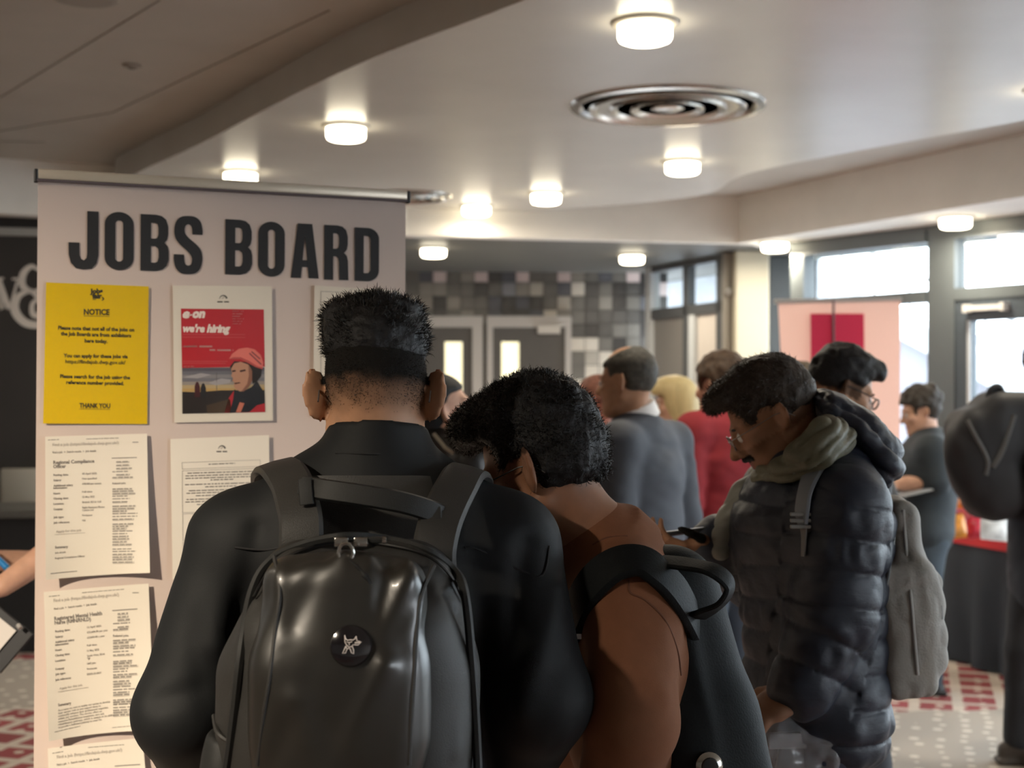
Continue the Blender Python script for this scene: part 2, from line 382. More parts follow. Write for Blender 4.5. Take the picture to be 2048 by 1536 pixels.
# sign lettering w & on the dark wall
sg = thing('wall_sign', onwall(40, 600)+N3*.006, 'large cream serif lettering on the dark wall left of the white banner', 'sign')
M_sign = mat('cream_letter', (.62, .56, .50), .5)
def stroke(pts, ws, mapf, d):            # flat brush stroke of varying width, mapped from pixels onto a surface
    pts = smooth_pts([(x, y, 0) for x, y in pts], 7); n = len(pts); W_ = np.interp(np.linspace(0, len(ws)-1, n), range(len(ws)), ws); A = []; B = []
    for i, p in enumerate(pts):
        t = (pts[min(i+1, n-1)]-pts[max(i-1, 0)]).normalized(); q = Vector((-t.y, t.x, 0))*W_[i]/2
        A.append(p+q); B.append(p-q)
    m = MB(); v = [mapf(p.x, p.y)+d for p in A]+[mapf(p.x, p.y)+d for p in B]
    m.add(v+[x-d*.9 for x in v], [(i, i+1, n+i+1, n+i) for i in range(n-1)]+[(i, i+1, 2*n+i+1, 2*n+i) for i in range(n-1)]); return m
d = N3*.012; b = MB()
for pts, ws in (([(82, 545), (64, 533), (47, 548), (46, 572), (66, 584), (82, 575)], [3, 9, 14, 14, 8, 4]), ([(66, 580), (38, 592), (30, 620), (50, 645), (82, 650), (110, 640), (128, 600)], [5, 12, 18, 16, 13, 10, 5]), ([(82, 633), (66, 628), (66, 606), (84, 600), (96, 612)], [12, 11, 8, 6, 5]), ([(82, 575), (104, 562), (104, 545), (82, 540)], [5, 9, 9, 4]), ([(66, 584), (100, 622), (130, 650)], [8, 14, 12])):
    q = stroke(pts, ws, onwall, d); b.add(q.v, q.f)
b.build('ampersand', M_sign, sg)
b = MB()
for pts, ws in (([(-26, 556), (-8, 590), (6, 618)], [13, 13, 11]), ([(6, 618), (-1, 590), (-14, 560)], [4, 12, 13]), ([(-4, 558), (8, 590), (19, 618)], [13, 12, 9]), ([(19, 618), (27, 592), (35, 562)], [4, 5, 4]), ([(-36, 557), (-14, 556)], [4, 4]), ([(-14, 558), (8, 557)], [4, 4]), ([(24, 558), (46, 558)], [4, 4])):
    q = stroke(pts, ws, onwall, d); b.add(q.v, q.f)
b.build('letter', M_sign, sg)
# ---- lobby: tiled wall with doors
DT = 13.35
def TW(px, py, off=0): return P(px, py, DT-off)
p0, p1 = TW(560, 600), TW(1330, 600)
lobx = (p1-p0).normalized(); lobx.z = 0; lobx.normalize(); lobn = Vector((lobx.y, -lobx.x, 0))
b = MB().prism([(*(p0.xy-lobx.xy*1.2), 0), (*(p1.xy+lobx.xy*.02), 0), (*(p1.xy+lobx.xy*.02-lobn.xy*.2), 0), (*(p0.xy-lobx.xy*1.2-lobn.xy*.2), 0)], (0, 0, ZF+.05))
lobby = struct(b.build('wall_far', mat('tile_grout', (.10, .098, .09), .7), base=(p0.x, p0.y, 0)), 'far lobby wall faced with square tiles in many greys')
tw = 27.6
pal = [(.035, .034, .034), (.075, .073, .069), (.15, .145, .13), (.26, .245, .215), (.42, .395, .34), (.62, .58, .50), (.10, .105, .118), (.24, .25, .27), (.62, .52, .50)]
TM = [mat('tile_%d' % i, c, .35, noise=.06, nscale=9) for i, c in enumerate(pal)]
tmesh = []
for m_ in TM:
    me = bpy.data.meshes.new('tile'); bmx = bmesh.new(); bmesh.ops.create_cube(bmx, size=1); bmesh.ops.scale(bmx, vec=(tw*DT/FPX*.95, .02, tw*DT/FPX*.95), verts=bmx.verts)
    bmx.to_mesh(me); bmx.free(); me.materials.append(m_); tmesh.append(me)
rows = ["22612331612283262300", "42332212734265120108", "24303226161242130261", "22212326116532111104", "33221121521431012205",
        "33333333333355520212", "33333333333342451035", "33333333333352553243", "33333333333355314031", "33333333333344523203", "33333333333345423022"]
RND = random.Random(3); trot = math.atan2(lobx.y, lobx.x)
for r in range(15):
    for c in range(20):
        px, py = 797+tw*c, 551+tw*r
        if r >= 4 and px < 1150: continue
        if px > 1345 or (r == 0 and c in (4, 7, 10, 13)) and False: continue
        k = int(rows[r][c]) if r < len(rows) else RND.choice([0, 2, 3, 4, 5, 5])
        if r == 0 and c in (3, 6, 9, 12, 17): k = 8
        o = bpy.data.objects.new('tile', tmesh[k]); C.objects.link(o); o.parent = lobby
        q = TW(px, py); o.location = q+lobn*(.006+RND.random()*.004)-lobby.location; o.rotation_euler = (0, 0, trot)
def lob(px, py, off): return TW(px, py)+lobn*off
def rect(mb, fn, x0, y0, x1, y1, o0, o1):     # block covering a pixel rectangle of a wall, from depth o0 to o1 in front of it
    v = [fn(x, y, o) for o in (o0, o1) for x, y in ((x0, y0), (x1, y0), (x1, y1), (x0, y1))]
    mb.add(v, [(0, 1, 2, 3), (7, 6, 5, 4), (0, 4, 5, 1), (1, 5, 6, 2), (2, 6, 7, 3), (3, 7, 4, 0)])
M_frame = mat('white_door_frame', (.50, .48, .45), .4); M_leaf = mat('dark_door_leaf', (.085, .08, .075), .45, noise=.1, nscale=3)
M_glow = mat('lit_room_glass', (1, .93, .62), .3, emit=.95); M_al = mat('aluminium', (.52, .51, .49), .3, metal=.6)
yb = 1108
for n, (fx0, fx1, lx0, lx1, gx0, gx1, hx, hinge) in enumerate([(800, 966, 812, 945, 890, 925, 936, 0), (974, 1142, 986, 1130, 1003, 1038, 995, 1)], 1):
    dr = thing('door_%d' % n, lob((fx0+fx1)/2, yb, 0)*1, None, None); dr['kind'] = 'structure'; dr.location.z = 0
    dr['label'] = ['dark lobby door on the left with a lit narrow vision panel', 'dark lobby door on the right under a white closer with a lit vision panel'][n-1]
    f = MB(); rect(f, lob, fx0, 633, lx0, yb, 0, .07); rect(f, lob, lx1, 633, fx1, yb, 0, .07); rect(f, lob, lx0, 633, lx1, 655, 0, .07); f.build('door_frame', M_frame, dr)
    g = MB(); rect(g, lob, lx0, 655, gx0, yb, 0, .035); rect(g, lob, gx1, 655, lx1, yb, 0, .035); rect(g, lob, gx0, 655, gx1, 684, 0, .035); rect(g, lob, gx0, 790, gx1, yb, 0, .035)
    leaf = g.build('door_leaf', M_leaf, dr)
    w = MB(); rect(w, lob, gx0, 684, gx1, 790, .005, .02); w.build('vision_panel', M_glow, leaf)
    if n == 2:
        w = MB(); rect(w, lob, 1075, 652, 1120, 668, .04, .10); w.build('door_closer', M_al, leaf)
    h = MB(); h.tube([lob(hx, 850, .035), lob(hx, 850, .08), lob(hx, 880, .08), lob(hx, 880, .035)], .012, 6); h.build('door_handle', M_al, leaf)
# ---- glazed screen on the lobby's right
S0, S1 = P(1303, 600, 12.75), P(1452, 600, 11.5)
sx = (S1-S0); sx.z = 0; sL = sx.length; sx.normalize(); sn = Vector((-sx.y, sx.x, 0)); sn = -sn if sn.y > 0 else sn
def scr(px, py, o=0):
    r = ray(px, py); n = sn; t = (Vector((S0.x, S0.y, EYE))-CAMP).dot(n)/r.dot(n); return CAMP+r*t+n*o
M_dark = mat('anthracite_frame', (.075, .08, .085), .4); M_steel = mat('pale_frame_edge', (.55, .58, .60), .35)
def glassm(name, tint, rough=.02):
    m = bpy.data.materials.new(name); m.use_nodes = True; nt = m.node_tree; nt.nodes.clear()
    o = nt.nodes.new('ShaderNodeOutputMaterial'); mx = nt.nodes.new('ShaderNodeMixShader'); t = nt.nodes.new('ShaderNodeBsdfTransparent'); g = nt.nodes.new('ShaderNodeBsdfGlossy')
    t.inputs[0].default_value = (*tint, 1); g.inputs['Roughness'].default_value = rough; fr = nt.nodes.new('ShaderNodeFresnel'); fr.inputs[0].default_value = 1.45
    ge = nt.nodes.new('ShaderNodeNewGeometry'); iv = nt.nodes.new('ShaderNodeMath'); iv.operation = 'SUBTRACT'; iv.inputs[0].default_value = 1; nt.links.new(ge.outputs['Backfacing'], iv.inputs[1])
    mu = nt.nodes.new('ShaderNodeMath'); mu.operation = 'MULTIPLY'; nt.links.new(fr.outputs[0], mu.inputs[0]); nt.links.new(iv.outputs[0], mu.inputs[1])      # only the outer face mirrors
    nt.links.new(mu.outputs[0], mx.inputs[0]); nt.links.new(t.outputs[0], mx.inputs[1]); nt.links.new(g.outputs[0], mx.inputs[2]); nt.links.new(mx.outputs[0], o.inputs[0]); return m
M_glass = glassm('window_glass', (.93, .96, .97)); M_grey_panel = mat('grey_panel', (.20, .19, .18), .4)
win = thing('window_1', (S0.x, S0.y, 0), None, None); win['kind'] = 'structure'; win['label'] = 'anthracite glazed screen beside the lobby doors'
f = MB(); z1 = ZF
def sz(t, z, o=0): return Vector((S0.x, S0.y, 0))+sx*(sL*t)+sn*o+Vector((0, 0, z))
def sbox(mb, t0, t1, za, zb, o0=-.04, o1=.04):
    v = [sz(t, z, o) for o in (o0, o1) for t, z in ((t0, za), (t1, za), (t1, zb), (t0, zb))]
    mb.add(v, [(0, 1, 2, 3), (7, 6, 5, 4), (0, 4, 5, 1), (1, 5, 6, 2), (2, 6, 7, 3), (3, 7, 4, 0)])
zt = 2.27
sbox(f, 0, 1, zt-.05, zt+.04); sbox(f, 0, 1, ZF-.05, ZF); sbox(f, .50, .56, 0, ZF-.05); sbox(f, .93, 1, 0, ZF-.05); f.build('window_frame', M_dark, win)
f = MB(); sbox(f, -.02, .05, 0, ZF, -.05, .05); f.build('frame_edge', M_steel, win); f = MB(); sbox(f, .58, .66, 0, zt-.05, -.04, .045); f.build('frame_edge', M_steel, win)
for (t0, t1, za, zb, mm, nm) in ((.05, .50, zt+.04, ZF-.05, M_glass, 'pane'), (.56, .93, zt+.04, ZF-.05, M_glass, 'pane'), (.05, .50, .05, zt-.05, M_grey_panel, 'panel'), (.66, .93, .05, zt-.05, mat('white_panel', (.62, .57, .52), .4), 'panel')):
    f = MB(); sbox(f, t0, t1, za, zb, -.006, .006); f.build(nm, mm, win)
# what lies behind the screen's upper lights: a grey lobby wall brightened by an added light
f = MB(); q = sn*-1.2
for (t0, t1) in ((-1.3, .98),): 
    v = [sz(t, z, o) for o in (-1.0, -.9) for t, z in ((t0, 0), (t1, 0), (t1, ZF), (t0, ZF))]
    f.add(v, [(0, 1, 2, 3), (7, 6, 5, 4), (0, 4, 5, 1), (1, 5, 6, 2), (2, 6, 7, 3), (3, 7, 4, 0)])
struct(f.build('wall_lobby', mat('lobby_wall', (.40, .42, .45), .6, noise=.25, nscale=2)))
area('area_light', tuple(sz(-.1, 2.0, -.35)), tuple(sz(-.6, 2.6, -.9)), .17, 8, (.92, .96, 1))     # added unseen light that brightens the wall behind the upper panes
# ---- pilaster and cream column at the corner
M_cream = paint('cream_column', (.50, .46, .35), .5)
def post(name, px0, px1, D, dep, m, label, z0=0, z1=ZF):
    a, b_ = P(px0, 700, D), P(px1, 700, D); x = (b_-a); x.z = 0; w = x.length; x.normalize(); y = Vector((-x.y, x.x, 0))
    c = (a+b_)/2+y*dep/2; o = MB().box((c.x, c.y, (z0+z1)/2), (w/2, dep/2, (z1-z0)/2), (x, y, Vector((0, 0, 1))), .01).build(name, m, base=(c.x, c.y, z0)); return struct(o, label)
post('trim_5', 1448, 1473, 11.35, .25, mat('warm_grey', (.26, .24, .21), .5), 'warm grey pilaster with a small round sensor')
post('trim_6', 1471, 1538, 11.2, .3, M_cream, 'cream painted column at the corner of the foyer')
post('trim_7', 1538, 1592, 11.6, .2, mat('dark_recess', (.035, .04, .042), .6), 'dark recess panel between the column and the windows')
sb = thing('wall_sensor', P(1458, 583, 11.33), 'small round grey sensor on the warm grey pilaster', 'sensor')
v_ = (CAMP-sb.location).normalized(); v_.z = 0; v_.normalize(); xx = Vector((-v_.y, v_.x, 0))
MB().lathe(sb.location, [(.028, -.005), (.028, .015), (.02, .02)], 16, (xx, Vector((0, 0, 1)), v_)).build('base_ring', M_al, sb)
MB().lathe(sb.location+v_*.02, [(.016, 0), (.013, .01), (.004, .015)], 12, (xx, Vector((0, 0, 1)), v_)).build('lens', mat('grey_lens', (.25, .25, .25), .3), sb)
# ---- glazed front on the right
G0 = PZ(1606, 484, ZF); G1 = PZ(1872, 452, ZF); gx = (G1-G0); gx.z = 0; gx.normalize(); gn = Vector((gx.y, -gx.x, 0)); gn = gn if gn.x < 0 else -gn
print('front', G0, G1, 'fascia', FA, FR)
def gs(px):                                # pixel column -> distance along the front
    r = ray(px, 620); t = (Vector((G0.x, G0.y, EYE))-CAMP).dot(gn)/r.dot(gn); p = CAMP+r*t; return (p-Vector((G0.x, G0.y, p.z))).dot(gx)
def gz(px, py):
    r = ray(px, py); t = (Vector((G0.x, G0.y, EYE))-CAMP).dot(gn)/r.dot(gn); return (CAMP+r*t).z
def gp(s, z, o=0): return Vector((G0.x, G0.y, 0))+gx*s+gn*o+Vector((0, 0, z))
def gbox(mb, s0, s1, za, zb, o0=-.06, o1=.06):
    v = [gp(s, z, o) for o in (o0, o1) for s, z in ((s0, za), (s1, za), (s1, zb), (s0, zb))]
    mb.add(v, [(0, 1, 2, 3), (7, 6, 5, 4), (0, 4, 5, 1), (1, 5, 6, 2), (2, 6, 7, 3), (3, 7, 4, 0)]); return mb
M_front = mat('grey_aluminium_frame', (.10, .115, .12), .4, noise=.05, nscale=3)
s1, s2, s3, s4 = gs(1592), gs(1618), gs(1862), gs(1920)
zt0, zt1 = gz(1750, 612), gz(1750, 590)
zh = ZF-.03
print('front s', s1, s2, s3, s4, zt0, zt1)
bay = s4-s2
wins = []
ends = [(s2, s3)]; s = s4
W2 = gs(2090)-s4+.35
while s < 9: ends.append((s, s+W2)); s += W2+.24
for n, (a, e) in enumerate(ends, 2):
    w = thing('window_%d' % n, gp((a+e)/2, 0), None, None); w['kind'] = 'structure'; w['label'] = 'tall grey framed window of the glazed front, bay %d from the column' % (n-1)
    f = MB(); gbox(f, a-.22 if n > 2 else s1, a, 0, zh); gbox(f, a, e, zt0, zt1); gbox(f, a, e, zh-.08, zh); gbox(f, a, e, 0, .12)
    if n == ends.__len__()+1: gbox(f, e, 13.2, 0, zh)
    f.build('window_frame', M_front, w)
    f = MB(); gbox(f, a, e, zt1, zh-.08, -.008, .008); f.build('pane', M_glass, w)
    if n != 3:
        f = MB(); gbox(f, a, e, .12, zt0, -.008, .008); f.build('pane', M_glass, w)
# header over the front
cb = MB(); gbox(cb, s1-.3, 9.5, zh-.05, zh+.10, -.46, -.38); struct(cb.build('trim_9', mat('canopy_edge', (.38, .41, .38), .6)), 'grey green edge of the canopy outside the glazed front')
b = MB(); gbox(b, s1-.25, 13.2, zh, ZU, -.16, .06); struct(b.build('wall_right', M_front))
b = MB(); o4, o5 = outer[4], outer[5]; gw0, gw1 = gp(s1-.4, 0).xy, gp(13.2, 0).xy
struct(MB().prism([(*o4, ZF), (*o5, ZF), (*gw1, ZF), (*gw0, ZF)], (0, 0, .05)).build('trim_8', M_fasc), 'cream soffit strip above the glazed front')
# glazed door in bay 2 with a slim closer
a, e = ends[1]; jx = gs(1945)
dr = thing('door_3', gp((a+e)/2, 0), None, None); dr['kind'] = 'structure'; dr['label'] = 'grey framed glass door of the front with a white closer'
zd = gz(1990, 640)
f = MB(); gbox(f, a, jx, 0, zt0, -.05, .05); gbox(f, e-.1, e, 0, zt0, -.05, .05); gbox(f, jx, e-.1, zd, zt0, -.05, .05); gbox(f, jx, e-.1, 0, .2, -.05, .05); f.build('door_frame', mat('door_slate', (.06, .075, .09), .4), dr)
f = MB(); gbox(f, jx, jx+.025, .2, zd, .05, .056); f.build('door_edge', M_steel, dr)
f = MB(); gbox(f, jx, e-.1, .2, zd, -.008, .008); f.build('pane', M_glass, dr)
cl = MB(); gbox(cl, gs(1950), gs(2024), gz(1990, 621), gz(1990, 611), .05, .10); gbox(cl, gs(1946), gs(1954), gz(1990, 624), gz(1990, 608), .05, .11); gbox(cl, gs(2020), gs(2028), gz(1990, 624), gz(1990, 608), .05, .11); cl.build('door_closer', mat('white_closer', (.72, .70, .66), .4), dr)
hb = MB(); hb.tube([gp(jx+.12, 1.0, .05), gp(jx+.12, 1.0, .1), gp(jx+.12, 1.35, .1), gp(jx+.12, 1.35, .05)], .014, 8); hb.build('door_handle', M_al, dr)
# ---- outside: paving, stair and a pale building
slab('floor', [(3, -40), (60, -40), (60, 60), (3, 60)], -.35, -.14, mat('paving', (.42, .42, .42), .8, noise=.15, nscale=2), 'pale paving outside the glazed front')
M_bld = mat('lavender_render', (.33, .32, .35), .8, noise=.08, nscale=.6)
def gout(mb, s0, s1, za, zb, o0, o1): return gbox(mb, s0, s1, za, zb, o0, o1)
bl = thing('building', gp(-2, 0, -9), 'pale lavender building seen through the front windows', 'building')
f = MB(); gout(f, -9, 1.15, -.1, 2.4, -9.5, -8.5); f.build('wall', M_bld, bl)
f = MB()
for k in range(4): gout(f, -3+k*1.2, -2.2+k*1.2, .9, 1.9, -8.5, -8.44)
f.build('windows', mat('far_window', (.16, .17, .2), .2), bl)
stt = thing('outdoor_stair', gp(2.5, 0, -4), 'white outdoor stair with a thin railing rising beyond the glass door', 'stair')
M_st = mat('stair_white', (.75, .75, .75), .7)
def opx(px, py, o):                        # pixel -> plane parallel to the front, o metres outside
    r = ray(px, py); t = (Vector((G0.x, G0.y, EYE))+gn*o-CAMP).dot(gn)/r.dot(gn); return CAMP+r*t
oD = -3.2
f = MB(); A_, B_ = opx(1560, 520, oD), opx(2140, 822, oD); f.bar(A_, B_, .25, .22, up=(0, 0, 1)); f.build('stringer', M_st, stt)
f = MB(); A2, B2 = A_+Vector((0, 0, .55)), B_+Vector((0, 0, .55)); f.tube([A2, B2], .02, 6); f.build('handrail', mat('rail_grey', (.28, .29, .30), .5), stt)
for k in range(9):
    t = k/8; p = A_.lerp(B_, t); MB().tube([p, p+Vector((0, 0, .55))], .012, 5).build('baluster', MATS['rail_grey'], stt)
f = MB(); f.prism([A_-Vector((0, 0, .12)), B_-Vector((0, 0, .12)), Vector((B_.x, B_.y, -.1)), Vector((A_.x, A_.y, -.1))], gn*-.15); f.build('side_wall', M_bld, stt)
# ---- ceiling lamps
M_lamp = mat('lamp_diffuser', (1, .89, .66), .4, emit=LAMP_E); M_ring = mat('lamp_ring', (.45, .42, .36), .35)
LP = [(1290, 45, ZC, 'largest ceiling lamp at the top of the picture, nearest of all'), (692, 252, ZC, 'ceiling lamp left of the round vent above the banner'), (481, 344, ZC, 'ceiling lamp just above the banner rail'), (1365, 323, ZC, 'ceiling lamp right below the round vent'),
      (1092, 386, ZC, 'ceiling lamp in the middle of the far row'), (953, 411, ZC, 'ceiling lamp low at the far edge of the oval ceiling'), (867, 496, ZF, 'lobby lamp on the dark soffit near the banner'), (1264, 510, ZF, 'lobby lamp on the dark soffit by the glazed screen'),
      (1550, 484, ZF, 'soffit lamp above the cream column'), (1911, 434, ZF, 'soffit lamp above the glass door mullion'), (2104, 178, ZC, 'ceiling lamp cut by the right edge of the picture')]
for x, y, z, lab in LP:
    p = PZ(x, y, z); t = thing('ceiling_lamp', (p.x, p.y, z), lab, 'lamp', 'round ceiling lamps')
    MB().lathe(p, [(.125, 0), (.125, -.006), (.118, -.012), (.102, -.014)], 28).build('ring', M_ring, t, smooth=True)
    MB().lathe(p, [(.1, -.002), (.1, -.055), (.094, -.068), (.08, -.074), (0, -.076)], 28).build('diffuser', M_lamp, t, smooth=True)
    area('area_light', (p.x, p.y, z-.085), (p.x, p.y, 0), .17, LAMP_W*(.25 if x == 953 else 1), (1, .88, .70))
for x, y in [(-3.2, 1.2), (3.0, 4.1), (-4.6, 4.5)]:      # the same lamps go on out of frame
    area('area_light', (x, y, 2.87), (x, y, 0), .17, LAMP_W, (1, .88, .70))
# ---- round vents
M_vent = mat('vent_metal', (.40, .37, .33), .22, metal=.75)
def vent(px, py, R, lab):
    p = PZ(px, py, ZC); t = thing('ceiling_vent', (p.x, p.y, ZC), lab, 'vent')
    MB().lathe(p, [(R*1.0, 0), (R*.98, -.012), (R*.90, -.016), (R*.86, .0)], 48).build('rim', M_vent, t, smooth=True)
    MB().lathe(p, [(R*.86, .03), (0, .03)], 32).build('duct_back', mat('vent_dark', (.035, .033, .03), .8), t)
    for k, (ro, ri) in enumerate(((.80, .66), (.60, .44), (.38, .22))):
        MB().lathe(p, [(R*ro, -.014), (R*ro*.98, -.026), (R*ri, -.004), (R*ri*.97, .004)], 48).build('cone', M_vent, t, smooth=True)
    MB().lathe(p, [(R*.18, -.012), (R*.12, -.022), (0, -.022)], 32).build('core', M_vent, t, smooth=True)
vent(1335, 212, .465, 'large round ceiling vent of concentric metal rings between the lamps')
vent(818, 392, .30, 'small round ceiling vent peeking out past the right end of the banner rail')
t = thing('ceiling_speaker', PZ(172, -4, ZU), 'round flush ceiling speaker at the top left edge', 'speaker')
MB().lathe(t.location, [(.12, 0), (.12, -.008), (.1, -.012)], 24).build('ring', mat('dull_white', (.30, .27, .23), .6), t); MB().lathe(t.location, [(.1, -.01), (0, -.008)], 24).build('grille', mat('grille', (.16, .14, .12), .6), t)
t = thing('smoke_detector', PZ(265, 130, ZU), 'tiny flush detector on the bare upper ceiling', 'detector')
MB().lathe(t.location, [(.045, 0), (.045, -.008), (.03, -.012)], 16).build('base', MATS['dull_white'], t); MB().lathe(t.location, [(.026, -.012), (.012, -.02), (0, -.02)], 12).build('sensor', MATS['grille'], t)
# ================================================================== the white roll-up banner with its papers
BO = P(76, 352, 2.9); BE = P(812, 395, 3.19); BU = BE-BO; BU.z = 0; BW = BU.length; BU.normalize(); BN = Vector((BU.y, -BU.x, 0)); ZV = Vector((0, 0, 1))
BTOP = (BO.z+BE.z)/2
def buv(px, py):
    r = ray(px, py); t = (BO-CAMP).dot(BN)/r.dot(BN); p = CAMP+r*t; return (p-BO).dot(BU), p.z
def bp(u, z, o=0): return Vector((BO.x, BO.y, 0))+BU*u+ZV*z+BN*o
ban = thing('roll_up_banner', (BO.x+BU.x*BW/2, BO.y+BU.y*BW/2, 0), 'white roll-up banner lettered JOBS BOARD with paper notices stuck on it', 'banner')
M_ban = mat('banner_vinyl', (.56, .46, .405), .42, noise=.02, nscale=2, bump=.05, bscale=5)
g = MB(); nu, nz = 12, 40; v = []; f = []
zb, zt_ = .07, BTOP-.005
for i in range(nu+1):
    for j in range(nz+1):
        u = BW*i/nu; z = zb+(zt_-zb)*j/nz; v.append(bp(u, z, .0025*math.sin(u*9+z*2)*math.sin(z*3.1)-.003))
f = [(i*(nz+1)+j, (i+1)*(nz+1)+j, (i+1)*(nz+1)+j+1, i*(nz+1)+j+1) for i in range(nu) for j in range(nz)]
g.add(v, f); g.add([q-BN*.0012 for q in v], f); o = g.build('panel', M_ban, ban); o.data.shade_smooth()
M_rail = mat('rail_aluminium', (.62, .55, .44), .35, metal=.35)
b = MB(); b.box(bp(BW/2, BTOP+.004, .003), (BW/2+.003, .007, .011), (BU, BN, ZV), .004); rail = b.build('top_rail', M_rail, ban, smooth=True)
b = MB(); b.box(bp(BW/2, BTOP-.009, .005), (BW/2+.003, .006, .0022), (BU, BN, ZV)); b.build('rail_shadow_strip', mat('rail_shadow', (.10, .075, .08), .6), rail)  # dark strip stands in for the shadow line under the rail
for u in (-.004, BW+.004):
    MB().box(bp(u, BTOP, .002), (.004, .009, .014), (BU, BN, ZV), .002).build('end_cap', mat('black_plastic', (.015, .015, .015), .4), rail)
MB().box(bp(BW/2, .04, -.02), (BW/2+.02, .06, .035), (BU, BN, ZV), .02).build('base_cassette', M_al, ban, smooth=True)
MB().tube([bp(BW/2, .06, -.03), bp(BW/2, BTOP, -.03)], .011, 10).build('pole', M_al, ban)
for u in (.12, BW-.12): MB().box(bp(u, .008, .0), (.02, .19, .006), (BU, BN, ZV), .004).build('foot', M_al, ban)
# ---- big lettering
def curve2d(loops, name='c'):
    cu = bpy.data.curves.new(name, 'CURVE'); cu.dimensions = '2D'; cu.fill_mode = 'BOTH'
    for L in loops:
        s = cu.splines.new('POLY'); s.points.add(len(L)-1); s.use_cyclic_u = True
        for q, p in zip(s.points, L): q.co = (p[0], p[1], 0, 1)
    ob = bpy.data.objects.new(name, cu); C.objects.link(ob); bpy.context.view_layer.update()
    me = bpy.data.meshes.new_from_object(ob.evaluated_get(bpy.context.evaluated_depsgraph_get()))
    bpy.data.objects.remove(ob); bpy.data.curves.remove(cu); return me
def rr(x0, y0, x1, y1, rx, ry, cs='1111', n=7):               # rounded rectangle, corners bl br tr tl
    o = []
    for k, (cx, cy, a0, on) in enumerate(((x0, y0, 180, cs[0]), (x1, y0, 270, cs[1]), (x1, y1, 0, cs[2]), (x0, y1, 90, cs[3]))):
        if on == '0': o.append((cx, cy)); continue
        ox = cx+rx*(1 if k in (0, 3) else -1); oy = cy+ry*(1 if k in (0, 1) else -1)
        for i in range(n+1):
            a = math.radians(a0+90*i/n); o.append((ox+rx*math.cos(a), oy+ry*math.sin(a)))
    return o
def brush(pts, w, hs=1.0):                                      # constant-width open stroke outline
    A, B = [], []
    for i, p in enumerate(pts):
        a = pts[max(i-1, 0)]; b_ = pts[min(i+1, len(pts)-1)]; dx, dy = b_[0]-a[0], b_[1]-a[1]; l = math.hypot(dx, dy); nx, ny = -dy/l, dx/l
        ww = w*(hs+(1-hs)*abs(nx)) / 2; A.append((p[0]+nx*ww, p[1]+ny*ww)); B.append((p[0]-nx*ww, p[1]-ny*ww))
    return A+B[::-1]
def sm2(p, n=8): return [(q.x, q.y) for q in smooth_pts([(x, y, 0) for x, y in p], n)]
def glyph(c):
    st = .37
    if c == 'O': return [rr(0, -.01, 1, 1.01, .5, .22), rr(st, .14, 1-st, .86, .13, .06)[::-1]]
    if c == 'D': return [rr(0, 0, 1, 1, .48, .2, '0110'), rr(st, .15, .64, .85, .15, .07, '0110')[::-1]]
    if c == 'B': return [[(0, 0), (.55, 0), (.78, .03), (.93, .1), (1, .2), (1, .36), (.96, .45), (.85, .505), (.94, .56), (.98, .65), (.98, .8), (.9, .92), (.75, .98), (.55, 1), (0, 1)],
                         [(st, .15), (st, .44), (.52, .44), (.62, .40), (.64, .34), (.64, .24), (.6, .17), (.52, .15)], [(st, .575), (st, .85), (.52, .85), (.6, .83), (.63, .77), (.63, .65), (.59, .59), (.52, .575)]]
    if c == 'R': return [[(0, 0), (st, 0), (st, .43), (.48, .43), (.57, .40), (.6, .33), (.62, 0), (1, 0), (.98, .36), (.93, .45), (.82, .5), (.93, .56), (.97, .65), (.97, .8), (.9, .92), (.75, .98), (.55, 1), (0, 1)],
                         [(st, .57), (st, .85), (.5, .85), (.58, .83), (.61, .77), (.61, .66), (.58, .59), (.5, .57)]]
    if c == 'A': return [[(0, 0), (.36, 0), (.40, .2), (.60, .2), (.64, 0), (1, 0), (.76, 1), (.24, 1)], [(.42, .33), (.58, .33), (.5, .78)]]
    if c == 'J': return [sm2([(.62, 1), (.62, .98), (.62, .6), (.62, .3)], 2)[:1]+[(.62, .26), (.6, .19), (.52, .15), (.42, .17), (.37, .24), (.365, .45), (0, .45), (.01, .24), (.08, .1), (.25, .01), (.5, -.01), (.78, .01), (.94, .1), (1, .24), (1, 1)]]
    if c == 'S': return [sm2([(1, .69), (1, .78), (.93, .92), (.75, 1), (.5, 1.015), (.24, .99), (.07, .9), (.01, .76), (.05, .62), (.2, .51), (.45, .40), (.6, .31), (.63, .23), (.59, .16), (.5, .14), (.41, .16), (.37, .23), (.36, .33)], 5)
                         + sm2([(0, .33), (.0, .22), (.07, .09), (.25, 0), (.5, -.015), (.76, .01), (.93, .1), (1, .26), (.95, .41), (.8, .51), (.56, .61), (.41, .69), (.375, .77), (.41, .84), (.5, .865), (.59, .84), (.63, .78), (.64, .69)], 5)]
M_ink = mat('black_print', (.009, .009, .010), .65)
def wrapmesh(me, fn, name, m, parent):
    for q in me.vertices: q.co = fn(q.co.x, q.co.y)-parent.location
    me.name = name; me.update(); return link(name, me, m, parent)
SCc = .42
